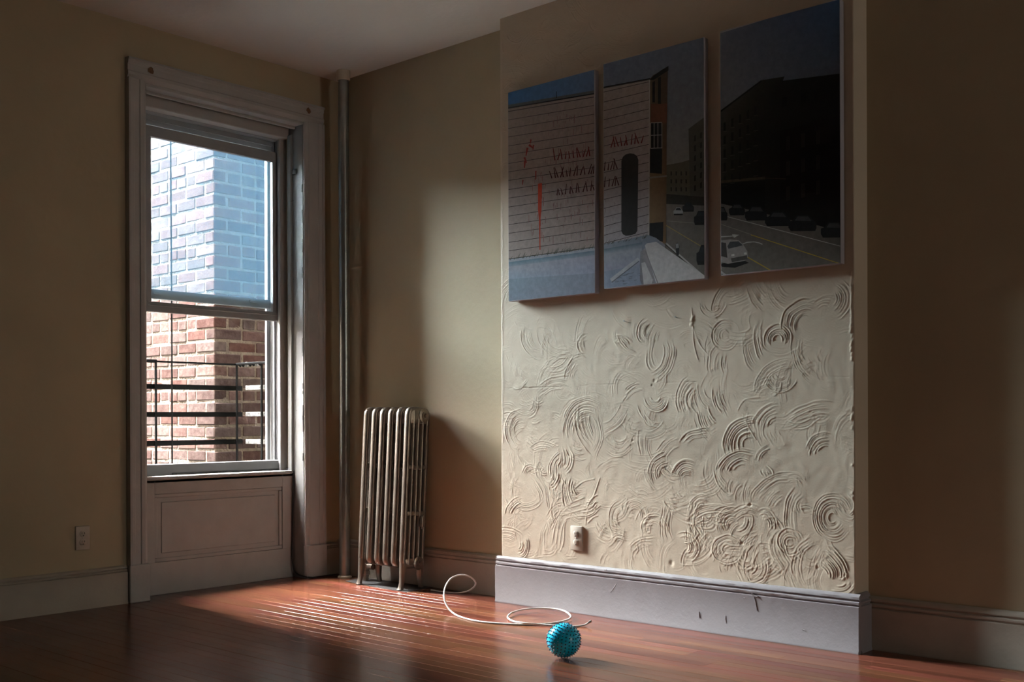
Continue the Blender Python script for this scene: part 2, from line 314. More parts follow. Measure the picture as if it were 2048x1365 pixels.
# chimney breast with hand-swirled plaster in real relief
def stucco_breast():
    d = 0.0026
    zz0, zz1 = 0.0, H
    ny = int((CY1 - CY0) / d) + 1; nz = int((zz1 - zz0) / d) + 1
    Y = np.linspace(CY0, CY1, ny); Z = np.linspace(zz0, zz1, nz)
    Hh = np.zeros((nz, ny))
    rs = np.random.RandomState(11)
    def noise(cut):
        f = np.fft.rfft2(rs.randn(nz, ny)); ky = np.fft.fftfreq(nz, d)[:, None]; kx = np.fft.rfftfreq(ny, d)[None, :]
        f *= np.exp(-((ky ** 2 + kx ** 2) * cut ** 2)); a = np.fft.irfft2(f, (nz, ny)); return a / a.std()
    mask_lo = noise(0.16)
    Hh += 0.00022 * noise(0.05) + 0.00005 * noise(0.005) * (1 + 0.5 * mask_lo)
    wob = noise(0.07)
    def clump(cy, cz, ra, rb, n, a0, a1, amp, ex=1.0, rot=0.0, w=0.0020):
        R = rb * max(1.0, ex) + 0.03
        i0, i1 = max(0, int((cz - R - zz0) / d)), min(nz, int((cz + R - zz0) / d) + 1)
        j0, j1 = max(0, int((cy - R - CY0) / d)), min(ny, int((cy + R - CY0) / d) + 1)
        if i1 - i0 < 3 or j1 - j0 < 3: return
        yy = -(Y[None, j0:j1] - cy); zz = Z[i0:i1, None] - cz          # +yy is to the right as seen from the room
        c, s = math.cos(rot), math.sin(rot)
        p = (yy * c + zz * s) / ex; q = -yy * s + zz * c
        r = np.hypot(p, q) + 0.0016 * wob[i0:i1, j0:j1]; th = np.degrees(np.arctan2(q, p))
        acc = np.zeros_like(r)
        for k in range(n):
            rk = ra + (rb - ra) * (k + rs.uniform(-0.3, 0.3)) / max(1, n - 1)
            b0 = a0 + rs.uniform(-14, 14); b1 = a1 + rs.uniform(-14, 14)
            t = ((th - b0) % 360) / max(5.0, (b1 - b0))
            win = np.clip(np.minimum(t, 1 - t) * 7, 0, 1) * (t <= 1)
            a = amp * rs.uniform(0.5, 1.25); ww = w * rs.uniform(0.8, 1.5)
            e = (r - rk) / ww
            acc = np.maximum(acc, win * a * np.exp(-e * e)) - win * a * 0.35 * np.exp(-((e + 2.0) ** 2))
        Hh[i0:i1, j0:j1] += acc
    def ridge(pts, amp=0.0015, w=0.0026, j=0.0):
        P = [at_x(x, y, CX) for x, y in pts]; P = catmull(P, 10)
        for a, b in zip(P[:-1], P[1:]):
            L_ = max(1e-6, (b - a).length); n = max(1, int(L_ / d))
            for k in range(n):
                p = a.lerp(b, k / n)
                i = int((p.z - zz0) / d); jj = int((p.y - CY0) / d); R = 4
                if i < R or jj < R or i >= nz - R or jj >= ny - R: continue
                sub = Hh[i - R:i + R + 1, jj - R:jj + R + 1]
                yy = Y[None, jj - R:jj + R + 1] - p.y; z2 = Z[i - R:i + R + 1, None] - p.z
                np.maximum(sub, amp * np.exp(-(yy ** 2 + z2 ** 2) / w ** 2), out=sub)
    # many random comb swirls
    for k in range(900):
        cy = rs.uniform(CY0, CY1); cz = 0.24 + (H - 0.24) * rs.rand() ** 1.15
        rb = rs.uniform(0.045, 0.16); ra = rb * rs.uniform(0.45, 0.75); n = int((rb - ra) / 0.0085) + 2
        a0 = rs.uniform(-20, 160); amp = 0.0003 + 0.0012 * rs.rand() ** 1.6 * (0.75 + 0.35 * math.tanh(mask_lo[int((cz) / d) % nz, int((cy - CY0) / d) % ny]))
        clump(cy, cz, ra, rb, n, a0, a0 + rs.uniform(30, 95), max(amp, 0.00015), rs.uniform(0.8, 1.5), rs.uniform(0, 3.14))
    # swirls measured on the wall: (px, py, inner r, outer r in px, arc from, to in degrees counter-clockwise, strength, stretch, turn)
    for (x, y, ra, rb, a0, a1, am, ex, ro) in [
        (1042, 862, 18, 44, 90, 260, 1.2, 1.0, 0), (1175, 860, 22, 66, 60, 190, 1.1, 1.0, 0), (1175, 690, 8, 26, 90, 260, 1.0, 1.0, 0),
        (1310, 790, 12, 34, 200, 330, 1.2, 1.0, 0), (1303, 660, 14, 30, 100, 230, 1.1, 1.2, 0.3), (1240, 700, 10, 28, 20, 110, 1.0, 1.0, 0),
        (1425, 605, 8, 30, 180, 350, 1.2, 1.0, 0), (1450, 670, 6, 30, 10, 340, 0.9, 1.0, 0), (1555, 680, 10, 30, -30, 210, 1.3, 1.0, 0),
        (1610, 650, 20, 52, 70, 200, 1.3, 1.0, 0), (1560, 745, 10, 40, 200, 330, 1.0, 1.0, 0), (1660, 600, 14, 44, -60, 60, 1.1, 1.0, 0),
        (1500, 890, 16, 58, 60, 190, 1.5, 1.1, 0.2), (1480, 940, 10, 40, 40, 160, 1.4, 1.4, 0.3), (1550, 850, 10, 44, 60, 160, 1.2, 1.2, 0.5),
        (1375, 960, 10, 40, 30, 140, 1.5, 1.0, 0.4), (1395, 800, 14, 52, 110, 230, 1.0, 1.0, 0), (1650, 910, 18, 46, 40, 140, 1.2, 1.0, 0.6),
        (1665, 1035, 10, 48, 20, 330, 1.3, 0.9, 0), (1690, 1010, 20, 56, -70, 80, 1.1, 1.0, 0), (1580, 1085, 8, 28, 10, 340, 1.1, 1.0, 0),
        (1465, 1050, 10, 36, 70, 220, 1.2, 1.0, 0), (1475, 1040, 16, 34, -90, 20, 1.2, 1.0, 0), (1372, 1095, 8, 30, -80, 120, 1.3, 1.0, 0),
        (1455, 1100, 10, 30, 10, 330, 1.0, 1.2, 0.2), (1405, 1020, 10, 30, 60, 170, 1.2, 1.0, 0), (1530, 1050, 12, 34, -20, 120, 1.3, 0.8, 0),
        (1640, 1150, 16, 60, -50, 30, 1.5, 1.0, 0.8), (1680, 1165, 10, 34, 200, 320, 1.4, 1.6, 0.5), (1500, 1130, 16, 44, -90, 10, 1.1, 1.0, 0),
        (1335, 950, 18, 46, 100, 200, 1.5, 1.0, 0), (1350, 925, 14, 40, 200, 280, 1.4, 1.0, 0), (1250, 1040, 20, 44, 120, 280, 0.9, 1.0, 0),
        (1310, 1060, 12, 32, 0, 200, 1.1, 1.0, 0), (1270, 1030, 10, 30, -40, 150, 0.9, 1.0, 0), (1130, 930, 6, 30, 90, 180, 1.3, 1.6, 0.5),
        (1100, 950, 8, 26, -70, 20, 1.5, 1.0, 0), (1060, 950, 8, 20, 60, 160, 1.2, 1.0, 0), (1040, 1030, 8, 34, 60, 150, 1.1, 1.3, 0.5),
        (1165, 960, 10, 44, 110, 170, 1.2, 1.7, 1.1), (1180, 990, 10, 36, 190, 260, 1.2, 1.5, 0.9), (1035, 1090, 8, 30, -80, 30, 1.3, 1.0, 0),
        (1240, 1090, 10, 24, 40, 150, 0.9, 1.0, 0), (1012, 250, 6, 24, 150, 260, 1.4, 0.8, 0), (1012, 350, 8, 24, 60, 220, 1.4, 0.7, 0),
        (1035, 55, 12, 30, 200, 300, 1.5, 1.0, 0), (1050, 105, 6, 20, 120, 250, 1.2, 1.0, 0), (1100, 60, 10, 26, 100, 220, 0.9, 1.0, 0)]:
        c = at_x(x, y, CX); e = at_x(x + 10, y, CX); sc = abs((at_x(x, y + 10, CX) - c).z) / 10
        n = int((rb - ra) * sc / 0.0085) + 2
        clump(c.y, c.z, ra * sc, rb * sc, n, a0, a1, 0.0015 * am, ex, ro)
    # ridges left by the plasterer around the socket, and the crusty right edge
    for pts in ([(1104, 1058), (1110, 1044), (1118, 1028), (1124, 1020), (1140, 1008), (1168, 996)], [(1112, 1088), (1116, 1060), (1119, 1040), (1127, 1031), (1145, 1025), (1172, 1018)],
                [(1120, 1086), (1123, 1062), (1129, 1044), (1136, 1037), (1150, 1034), (1171, 1030)], [(1121, 1102), (1127, 1084), (1129, 1052), (1133, 1042)],
                [(1106, 1078), (1108, 1062), (1113, 1046), (1122, 1030), (1134, 1018), (1160, 1010)], [(1171, 1050), (1173, 1030), (1180, 1010), (1190, 985), (1200, 955)],
                [(1176, 1046), (1186, 1036), (1196, 1032)], [(1132, 1112), (1150, 1113)], [(1136, 1118), (1153, 1117)], [(1110, 920), (1112, 950), (1118, 990), (1108, 1010)],
                [(1112, 1000), (1140, 985), (1165, 965), (1190, 958)], [(1383, 618), (1385, 645), (1388, 690), (1396, 720)], [(1384, 648), (1400, 690), (1422, 715)],
                [(1476, 820), (1490, 800), (1520, 795)], [(1486, 832), (1500, 860), (1512, 880)], [(1530, 1040), (1550, 1035), (1570, 1060)]):
        ridge(pts)
    for k in range(70):
        y = 545 + k * 9.2; x = 1704 + (y - 545) * 0.0125
        ridge([(x - rng.uniform(0, 3), y), (x - rng.uniform(0, 5), y + 10)], rng.uniform(0.0010, 0.0030), 0.004)
        y = 60 + k * 15
        ridge([(1003 + rng.uniform(1, 3), y), (1003 + rng.uniform(1, 4), y + 16)], rng.uniform(0.0005, 0.0016), 0.004)
    # hairline crack along an old plaster joint, and small pits
    def groove(x0_, y0_, x1_, y1_, dep):
        a, b = at_x(x0_, y0_, CX), at_x(x1_, y1_, CX)
        for k in range(int((b - a).length / d * 1.5)):
            p = a.lerp(b, k / ((b - a).length / d * 1.5)); i = int((p.z - zz0) / d); j = int((p.y - CY0) / d)
            if 0 < i < nz and 0 < j < ny: Hh[i, j] -= dep * rs.uniform(0.0, 0.9) * (0.3 + 0.7 * (wob[i, j] > -0.3))
    groove(1008, 777, 1040, 776, 0.001); groove(1040, 775.5, 1124, 774, 0.0028); groove(1160, 771, 1240, 768, 0.0010); groove(1325, 765.5, 1395, 763.5, 0.0018); groove(1610, 752, 1700, 754, 0.0016)
    for (x, y, r, dep) in [(1137, 911, 5, 0.002), (1309, 762, 3, 0.002), (1304, 771, 2, 0.002), (1265, 882, 2, 0.003), (1343, 1127, 5, 0.003), (1384, 640, 3, -0.004), (1382, 650, 2.5, -0.003), (1386, 634, 2, -0.003), (1484, 1088, 3, 0.004), (1521, 594, 4, 0.003), (1635, 1136, 2.5, 0.003), (1500, 1010, 3, 0.004)]:
        c = at_x(x, y, CX); R = r * 0.0021
        i0, i1 = max(0, int((c.z - 3 * R) / d)), int((c.z + 3 * R) / d); j0, j1 = max(0, int((c.y - 3 * R - CY0) / d)), min(ny, int((c.y + 3 * R - CY0) / d))
        rr2 = (Y[None, j0:j1] - c.y) ** 2 + (Z[i0:i1, None] - c.z) ** 2
        Hh[i0:i1, j0:j1] -= dep * np.exp(-rr2 / R ** 2)
    Hh = 0.0030 * np.tanh(Hh / 0.0030)
    edge = np.clip(np.minimum(np.arange(ny), np.arange(ny)[::-1]) / 3.0, 0, 1)[None, :]
    X = CX - Hh * edge - 0.0
    X[:, 0] = CX + 0.003; X[:, -1] = CX + 0.003
    V = np.empty((nz, ny, 3)); V[..., 0] = X; V[..., 1] = Y[None, :]; V[..., 2] = Z[:, None]
    idx = np.arange(nz * ny).reshape(nz, ny)
    q = np.stack([idx[:-1, :-1], idx[1:, :-1], idx[1:, 1:], idx[:-1, 1:]], -1).reshape(-1, 4)
    nv0 = nz * ny
    bx = CX + 0.003
    ext = np.array([(bx, CY0, 0), (0, CY0, 0), (0, CY0, H), (bx, CY0, H), (bx, CY1, 0), (0, CY1, 0), (0, CY1, H), (bx, CY1, H)], float)
    q2 = np.array([(0, 3, 2, 1), (4, 5, 6, 7)]) + nv0
    V = np.concatenate([V.reshape(-1, 3), ext]); Q = np.concatenate([q, q2]).astype(np.int32)
    me = bpy.data.meshes.new('wall_chimney')
    me.vertices.add(len(V)); me.vertices.foreach_set('co', V.astype(np.float32).ravel())
    me.loops.add(Q.size); me.loops.foreach_set('vertex_index', Q.ravel())
    me.polygons.add(len(Q)); me.polygons.foreach_set('loop_start', np.arange(0, Q.size, 4, dtype=np.int32)); me.polygons.foreach_set('loop_total', np.full(len(Q), 4, np.int32))
    sm = np.ones(len(Q), bool); sm[-2:] = False
    me.polygons.foreach_set('use_smooth', sm)
    me.update(calc_edges=True); me.validate()
    me.materials.append(M['stucco'])
    o = bpy.data.objects.new('wall_chimney', me); COL.objects.link(o)
    tag(o, 'chimney breast covered in swirled beige plaster', kind='structure')
stucco_breast()

# ------------------------------------------------------------------ strip floor, each visible board a part of the floor
def plank_bm(L_, w=0.0568, h=0.018, c=0.0004):
    bm = NB()
    prof = [(-w / 2, -h), (-w / 2, -c), (-w / 2 + c * 1.2, 0), (w / 2 - c * 1.2, 0), (w / 2, -c), (w / 2, -h)]
    a = [bm.verts.new((x, 0, z)) for x, z in prof]; b = [bm.verts.new((x, L_, z)) for x, z in prof]
    for i in range(len(prof) - 1): bm.faces.new((a[i], a[i + 1], b[i + 1], b[i]))
    bm.faces.new(a); bm.faces.new(b[::-1])
    return bm
PLANK = {}
def plank_mesh(L_):
    if L_ not in PLANK:
        bm = plank_bm(L_ - 0.0008); me = bpy.data.meshes.new('plank'); bmesh.ops.recalc_face_normals(bm, faces=bm.faces[:]); bm.to_mesh(me); bm.free()
        for p in me.polygons: p.use_smooth = True
        me.set_sharp_from_angle(angle=RAD(20)); me.materials.append(M['wood']); PLANK[L_] = me
    return PLANK[L_]
PW = 0.0572
LENS = [0.45, 0.6, 0.75, 0.9, 1.05, 1.2, 1.5]
rest = NB(); prng = random.Random(3); n_pl = 0
x = -0.002 - PW / 2
while x > -2.75:
    ystart = 0.30; y = 0.0 + 0.13 if -1.245 < x < -0.25 else 0.0
    lo = -4.25 - 1.1645 * x                               # the near edge of the floor one can see
    first = True
    while y > max(lo, -5.4):
        L_ = prng.choice(LENS)
        if first: L_ = prng.choice(LENS[:5]); first = False
        o = bpy.data.objects.new('plank', plank_mesh(L_)); COL.objects.link(o); o.parent = fl
        o.location = (x, y - L_, prng.uniform(-0.00025, 0.00025)); o.rotation_euler = (0, RAD(prng.uniform(-0.05, 0.05)), 0)
        y -= L_; n_pl += 1
    box(rest, x - PW / 2 + 0.0003, x + PW / 2 - 0.0003, YB, y - 0.0006, -0.018, 0.0)
    x -= PW
while x > XL:
    box(rest, x - PW / 2 + 0.0003, x + PW / 2 - 0.0003, YB, 0.0, -0.018, 0.0); x -= PW
o = obj('plank_field', rest, 'wood', fl); tag(o, kind='stuff')

# ------------------------------------------------------------------ skirting boards
def skirting(name, a, b, n, h, mould, material, label, th=0.022, crust=0.0008, seed=1, step=0.03):
    # a, b: ends on the floor along the wall face; n: direction out of the wall; the profile is carried along in short steps so old paint can sag
    a, b, n = Vector(a), Vector(b), Vector(n); L_ = (b - a).length; t = (b - a) / L_
    m0 = h - mould
    prof = [(0, 0), (th + 0.004, 0), (th + 0.004, 0.006), (th, 0.012), (th, m0), (th - 0.006, m0 + 0.002), (th - 0.007, m0 + mould * 0.12), (th - 0.002, m0 + mould * 0.22), (th - 0.002, m0 + mould * 0.36),
            (th - 0.010, m0 + mould * 0.46), (th - 0.010, m0 + mould * 0.54), (th - 0.005, m0 + mould * 0.62), (th - 0.006, m0 + mould * 0.80), (th - 0.012, m0 + mould * 0.92), (th - 0.016, h), (0, h)]
    bm = NB(); R = random.Random(seed); k = max(2, int(L_ / step)); rings = []
    for i in range(k + 1):
        p = a + t * (L_ * i / k); ring = []
        for j, (d, z) in enumerate(prof):
            cr = (crust if z > m0 - 0.001 else crust * 0.12) if 0 < j < len(prof) - 1 else 0
            ring.append(bm.verts.new(p + n * (d + R.uniform(-cr, cr)) + Vector((0, 0, max(0, z + (R.uniform(-cr, cr) if z > 0 else 0))))))
        rings.append(ring)
    for i in range(k):
        for j in range(len(prof)):
            q = (j + 1) % len(prof)
            bm.faces.new((rings[i][j], rings[i][q], rings[i + 1][q], rings[i + 1][j]))
    bm.faces.new(rings[0]); bm.faces.new(rings[-1][::-1])
    return tag(obj(name, bm, material, smooth=38), label, kind='structure')
skirting('baseboard_left', (XL, 0, 0), (-1.345, 0, 0), (0, -1, 0), 0.186, 0.032, 'skirting_dull', 'cream skirting board left of the window', seed=2)
skirting('baseboard_corner', (-0.125, 0, 0), (-0.022, 0, 0), (0, -1, 0), 0.186, 0.032, 'skirting_dull', 'short cream skirting board in the corner behind the pipe', seed=12)
skirting('baseboard_side', (0, 0, 0), (0, CY1, 0), (-1, 0, 0), 0.205, 0.046, 'skirting_dull', 'cream skirting board behind the radiator', seed=3)
bb = skirting('baseboard_chimney', (CX, CY1 + 0.022, 0), (CX, CY0 - 0.022, 0), (-1, 0, 0), 0.224, 0.047, 'skirting', 'lilac grey moulded skirting board along the chimney breast', seed=4, th=0.024, crust=0.0007, step=0.02)
skirting('baseboard_return', (CX, CY0, 0), (-0.022, CY0, 0), (0, -1, 0), 0.224, 0.047, 'skirting', 'short lilac skirting board on the near end of the chimney breast', seed=5)
skirting('baseboard_inner', (-0.022, CY1, 0), (CX, CY1, 0), (0, 1, 0), 0.224, 0.047, 'skirting', 'short lilac skirting board on the window end of the chimney breast', seed=6)
skirting('baseboard_right', (0, CY0 - 0.0, 0), (0, YB, 0), (-1, 0, 0), 0.205, 0.048, 'skirting_dull', 'brown shaded skirting board right of the chimney breast', seed=7)
# paint drips and scabs on the chimney skirting
def drip(pts, r):
    P = [at_x(x, y, CX - 0.0235) for x, y in pts]
    tube_bm = NB(); tube(tube_bm, catmull(P, 4), r * 0.6, 6); return obj('paint_drip', tube_bm, 'skirting', bb, smooth=60)
drip([(1239, 1161), (1232, 1170), (1221, 1186)], 0.0022)
drip([(1508, 1195), (1511, 1206), (1514, 1222)], 0.0030); drip([(1503, 1188), (1510, 1193), (1516, 1194)], 0.006)
drip([(1398, 1224), (1399, 1236)], 0.0035); drip([(1451, 1232), (1452, 1247)], 0.0028)
drip([(1209, 1140), (1213, 1141)], 0.0045); drip([(1605, 1260), (1610, 1262)], 0.004); drip([(1126, 1179), (1128, 1182)], 0.003); drip([(1487, 1196), (1490, 1197)], 0.004)

# ------------------------------------------------------------------ window
win = empty('window_1', (-0.70, 0.0, 0.6)); tag(win, 'tall white double hung window with its sash raised, beside the corner pipe', kind='structure')
bpy.context.view_layer.update()
def wpart(name, bm, material, parent=None, smooth=None):
    p = parent or win
    if p is win: bmesh.ops.translate(bm, verts=bm.verts[:], vec=-win.location)
    return obj(name, bm, material, p, smooth)
def sub(name, bm, material, parent):                     # sub-part of a part that sits at the window's own origin
    bmesh.ops.translate(bm, verts=bm.verts[:], vec=-win.location)
    return obj(name, bm, material, parent)
def casing_v(xa, xb, z1, inner):                         # upright casing, profile in plan; inner = side of the opening (+1 right)
    w = xb - xa
    pr = [(0, 0), (0, -0.036), (0.10, -0.038), (0.14, -0.031), (0.30, -0.030), (0.33, -0.026), (0.60, -0.025), (0.63, -0.030), (0.82, -0.030), (0.86, -0.024), (0.94, -0.020), (1.0, -0.014), (1.0, 0)]
    loop = [((xa + u * w) if inner > 0 else (xb - u * w), y, 0.0) for u, y in pr]
    return prism(NB(), loop, (0, 0, z1))
wpart('casing', casing_v(-1.338, -1.236, 2.578, 1), 'trim')
wpart('casing', casing_v(-0.259, -0.128, 2.578, -1), 'trim')
bm = NB()
pr = [(0, 0), (-0.014, 0), (-0.020, 0.008), (-0.030, 0.020), (-0.030, 0.034), (-0.025, 0.040), (-0.025, 0.070), (-0.030, 0.076), (-0.031, 0.090), (-0.038, 0.094), (-0.036, 0.104), (0, 0.104)]
prism(bm, [(-1.338, y, 2.574 + z) for y, z in pr], (1.210, 0, 0)); wpart('head_casing', bm, 'trim')
for xa, xb in ((-1.342, -1.233), (-0.262, -0.124)):
    wpart('plinth_block', box(NB(), xa, xb, -0.040, 0.0, 0.0, 0.186, 0.004), 'trim')
for (x, y) in ((302, 141), (617, 221)):
    c = at_y(x, y, -0.031); b2 = NB(); lathe(b2, [(0.0145, 0), (0.0145, 0.002), (0.008, 0.0035)], (c.x, -0.030, c.z), (0, -1, 0), 9)
    for v in b2.verts: v.co.x += rng.uniform(-0.004, 0.004); v.co.z += rng.uniform(-0.005, 0.005)
    wpart('paint_chip', b2, 'chip')
# jambs, head jamb and stops
wpart('jamb', box(NB(), -1.262, -1.237, -0.005, 0.30, 0.0, 2.585), 'trim')
b2 = NB(); box(b2, -0.262, -0.235, -0.005, 0.125, 0.0, 2.585, 0.002); box(b2, -0.274, -0.235, 0.085, 0.128, 0.60, 2.52, 0.006); wpart('jamb', b2, 'jamb')
for k in range(16):
    z_ = rng.uniform(0.66, 2.3); wpart('paint_crack', box(NB(), -0.2632, -0.2615, rng.uniform(-0.0045, -0.001), rng.uniform(0.002, 0.006), z_, z_ + rng.uniform(0.015, 0.10)), 'slot')
wpart('stop_bead', box(NB(), -0.296, -0.240, 0.162, 0.186, 0.60, 2.52, 0.004), 'trim')
wpart('head_jamb', box(NB(), -1.245, -0.235, -0.005, 0.16, 2.560, 2.585, 0.002), 'trim')
b2 = NB(); box(b2, -1.20, -0.262, 0.120, 0.190, 2.500, 2.562, 0.004); box(b2, -1.20, -0.262, 0.060, 0.075, 2.545, 2.562, 0.003); wpart('head_board', b2, 'trim')
c0, c1 = at_y(345, 204, 0.118), at_y(431, 219, 0.118)
wpart('shade_bracket', box(NB(), c0.x, c1.x, 0.108, 0.121, c1.z - 0.004, c1.z + 0.016, 0.001), 'patch')
c0 = at_y(588, 343, 0.06); b2 = NB(); box(b2, -0.268, -0.262, 0.050, 0.085, c0.z - 0.014, c0.z + 0.014, 0.001); wpart('shade_bracket', b2, 'slot')
# stool and panelled apron under the window
b2 = NB(); box(b2, -1.245, -0.250, 0.092, 0.200, 0.588, 0.606, 0.003); box(b2, -1.245, -0.250, 0.098, 0.14, 0.575, 0.59); wpart('stool', b2, 'trim')
ap = wpart('apron', box(NB(), -1.245, -0.240, 0.112, 0.14, 0.0, 0.588), 'trim')
for nm, (xa, xb, za, zb) in (('stile', (-1.245, -1.128, 0.165, 0.588)), ('stile', (-0.332, -0.240, 0.165, 0.588)), ('rail', (-1.128, -0.332, 0.516, 0.588)), ('rail', (-1.245, -0.240, 0.0, 0.166))):
    sub(nm, box(NB(), xa, xb, 0.098, 0.113, za, zb, 0.0015), 'trim', ap)
for nm, (xa, xb, za, zb) in (('moulding', (-1.128, -0.332, 0.496, 0.5155)), ('moulding', (-1.128, -0.332, 0.1665, 0.186)), ('moulding', (-1.128, -1.108, 0.186, 0.496)), ('moulding', (-0.352, -0.332, 0.186, 0.496))):
    sub(nm, box(NB(), xa, xb, 0.103, 0.113, za, zb, 0.004, 2), 'trim', ap)
sub('panel', box(NB(), -1.085, -0.375, 0.1075, 0.113, 0.209, 0.473, 0.003), 'trim', ap)
# outer frame with its tracks
FX0, FX1 = -1.15, -0.279
b2 = NB()
box(b2, FX1, -0.235, 0.186, 0.30, 0.606, 2.55); box(b2, FX1 - 0.010, FX1, 0.190, 0.196, 0.606, 2.50); box(b2, FX1 - 0.010, FX1, 0.230, 0.238, 0.606, 2.50); box(b2, FX1 - 0.022, FX1, 0.284, 0.300, 0.606, 2.50)
wpart('frame_side', b2, 'vinyl')
b2 = NB(); box(b2, -1.24, FX0 + 0.02, 0.186, 0.30, 0.606, 2.55); wpart('frame_side', b2, 'vinyl')
b2 = NB(); box(b2, FX0, FX1, 0.186, 0.236, 0.606, 0.664, 0.002); box(b2, FX0, FX1, 0.236, 0.30, 0.600, 0.640, 0.002); wpart('frame_sill', b2, 'vinyl')
b2 = NB(); box(b2, FX0, FX1, 0.186, 0.30, 2.497, 2.56, 0.002); box(b2, FX0, FX1, 0.236, 0.244, 2.47, 2.50); wpart('frame_head', b2, 'vinyl')
def sash(name, y0, y1, z0, z1, x0, x1, st, rt, rb, gy):
    b2 = NB(); box(b2, x0, x1, y0, y1, z0, z0 + rb, 0.002)
    s = wpart(name, b2, 'vinyl')
    sub('rail', box(NB(), x0, x1, y0, y1, z1 - rt, z1, 0.002), 'vinyl', s)
    sub('stile', box(NB(), x0, x0 + st, y0, y1, z0 + rb, z1 - rt, 0.002), 'vinyl', s)
    sub('stile', box(NB(), x1 - st, x1, y0, y1, z0 + rb, z1 - rt, 0.002), 'vinyl', s)
    sub('pane', box(NB(), x0 + st - 0.003, x1 - st + 0.003, gy, gy + 0.004, z0 + rb - 0.003, z1 - rt + 0.003), 'glass', s)
    return s
inner = sash('lower_sash', 0.200, 0.226, 1.461, 2.430, -1.118, -0.281, 0.036, 0.057, 0.053, 0.213)
sub('lift_lip', box(NB(), -1.10, -0.29, 0.192, 0.201, 1.492, 1.498, 0.001), 'vinyl', inner)
outer = sash('upper_sash', 0.245, 0.270, 1.535, 2.490, -1.125, -0.287, 0.034, 0.046, 0.050, 0.257)
for xx in (-1.02, -0.42): sub('latch', box(NB(), xx - 0.025, xx + 0.025, 0.238, 0.246, 1.560, 1.574, 0.001), 'vinyl', outer)

# black cable lying along the sill and down beside the apron to the pipe
P = [at_z(300, 946, 0.612), at_z(420, 941, 0.612), at_z(545, 935.5, 0.612), Vector((-0.262, 0.150, 0.614)), Vector((-0.256, 0.100, 0.613)), Vector((-0.262, 0.086, 0.598)), Vector((-0.268, 0.084, 0.56)),
     Vector((-0.272, 0.086, 0.30)), Vector((-0.276, 0.084, 0.10)), Vector((-0.268, 0.060, 0.025)), Vector((-0.255, -0.045, 0.008)), Vector((-0.20, -0.050, 0.006)), Vector((-0.12, -0.050, 0.006)), Vector((-0.075, -0.075, 0.01))]
P[0].y = P[1].y = P[2].y = 0.182
bm = NB(); tube(bm, catmull(P, 6), 0.0042, 7)
tag(obj('black_cable', bm, 'black', smooth=60), 'thin black cable running along the window sill and down to the floor', 'cable')

# ------------------------------------------------------------------ riser pipe in the corner
pp = empty('riser_pipe', (-0.088, -0.150, 0.0)); tag(pp, 'tall grey heating riser pipe standing in the corner by the window', 'pipe')
bm = NB(); tube(bm, [(0, 0, 0), (-0.008, -0.014, 1.2), (-0.022, -0.030, H - 0.02)], 0.0305, 24); obj('pipe', bm, 'pipe', pp, smooth=40)
bm = NB(); lathe(bm, [(0.036, -0.055), (0.038, -0.05), (0.038, 0.0)], (-0.022, -0.030, H), (0, 0, 1), 20); o = obj('collar', bm, 'cream', pp, smooth=40); o['label'] = 'cream sleeve where the pipe meets the ceiling'
bm = NB(); lathe(bm, [(0.040, 0.0), (0.040, 0.006), (0.033, 0.012)], (0, 0, 0), (0, 0, 1), 20); obj('floor_flange', bm, 'cream', pp, smooth=40)

# ------------------------------------------------------------------ radiator
rad = empty('radiator', (-0.1395, -0.42, 0.0)); tag(rad, 'silver painted cast iron column radiator with six sections leaning against the side wall', 'radiator')
rad.rotation_euler = (0, RAD(3.3), 0)
DX = 0.158; NSEC = 6; PIT = 0.0655; Z0, Z1 = 0.108, 0.962
def section_bm(first_last):
    bm = NB(); hy = 0.0180
    # outer loop: an oval bar swept round the section's outline
    rc = 0.030; xi = DX / 2 - 0.0125; zb, zt = Z0 + 0.0125, Z1 - 0.0125; path = []
    for cx, cz, a0 in ((-xi + rc, zt - rc, 180), (xi - rc, zt - rc, 90), (xi - rc, zb + rc, 0), (-xi + rc, zb + rc, -90)):
        for k in range(5):
            a = RAD(a0 - 90 * k / 4); path.append((cx + rc * math.cos(a), cz + rc * math.sin(a)))
    n = len(path); rings = []
    for i in range(n):
        p = Vector(path[i]); t = (Vector(path[(i + 1) % n]) - Vector(path[i - 1])).normalized(); nn = Vector((-t.y, t.x))
        ring = []
        for k in range(10):
            a = 2 * math.pi * k / 10; e = 0.0125 * math.copysign(abs(math.cos(a)) ** 0.6, math.cos(a)); yv = hy * math.copysign(abs(math.sin(a)) ** 0.55, math.sin(a))
            ring.append(bm.verts.new((p.x + nn.x * e, yv, p.y + nn.y * e)))
        rings.append(ring)
    for i in range(n):
        for k in range(10):
            bm.faces.new((rings[i][k], rings[i][(k + 1) % 10], rings[(i + 1) % n][(k + 1) % 10], rings[(i + 1) % n][k]))
    # inner columns
    for j in range(3):
        xc = -xi + (2 * xi) * (j + 1) / 4
        r1 = []
        for z in (Z0 + 0.02, Z1 - 0.02):
            r1.append([bm.verts.new((xc + 0.0125 * math.cos(2 * math.pi * k / 10), 0.0188 * math.sin(2 * math.pi * k / 10), z)) for k in range(10)])
        for k in range(10): bm.faces.new((r1[0][k], r1[0][(k + 1) % 10], r1[1][(k + 1) % 10], r1[1][k]))
    # hub plates and cross webs
    box(bm, -xi, xi, -0.0165, 0.0165, 0.872, Z1 - 0.010, 0.004); box(bm, -xi, xi, -0.0165, 0.0165, Z0 + 0.008, 0.163, 0.004)
    for z in (0.642, 0.398): box(bm, -xi, xi, -0.0175, 0.0175, z - 0.013, z + 0.013, 0.006, 2)
    return bm
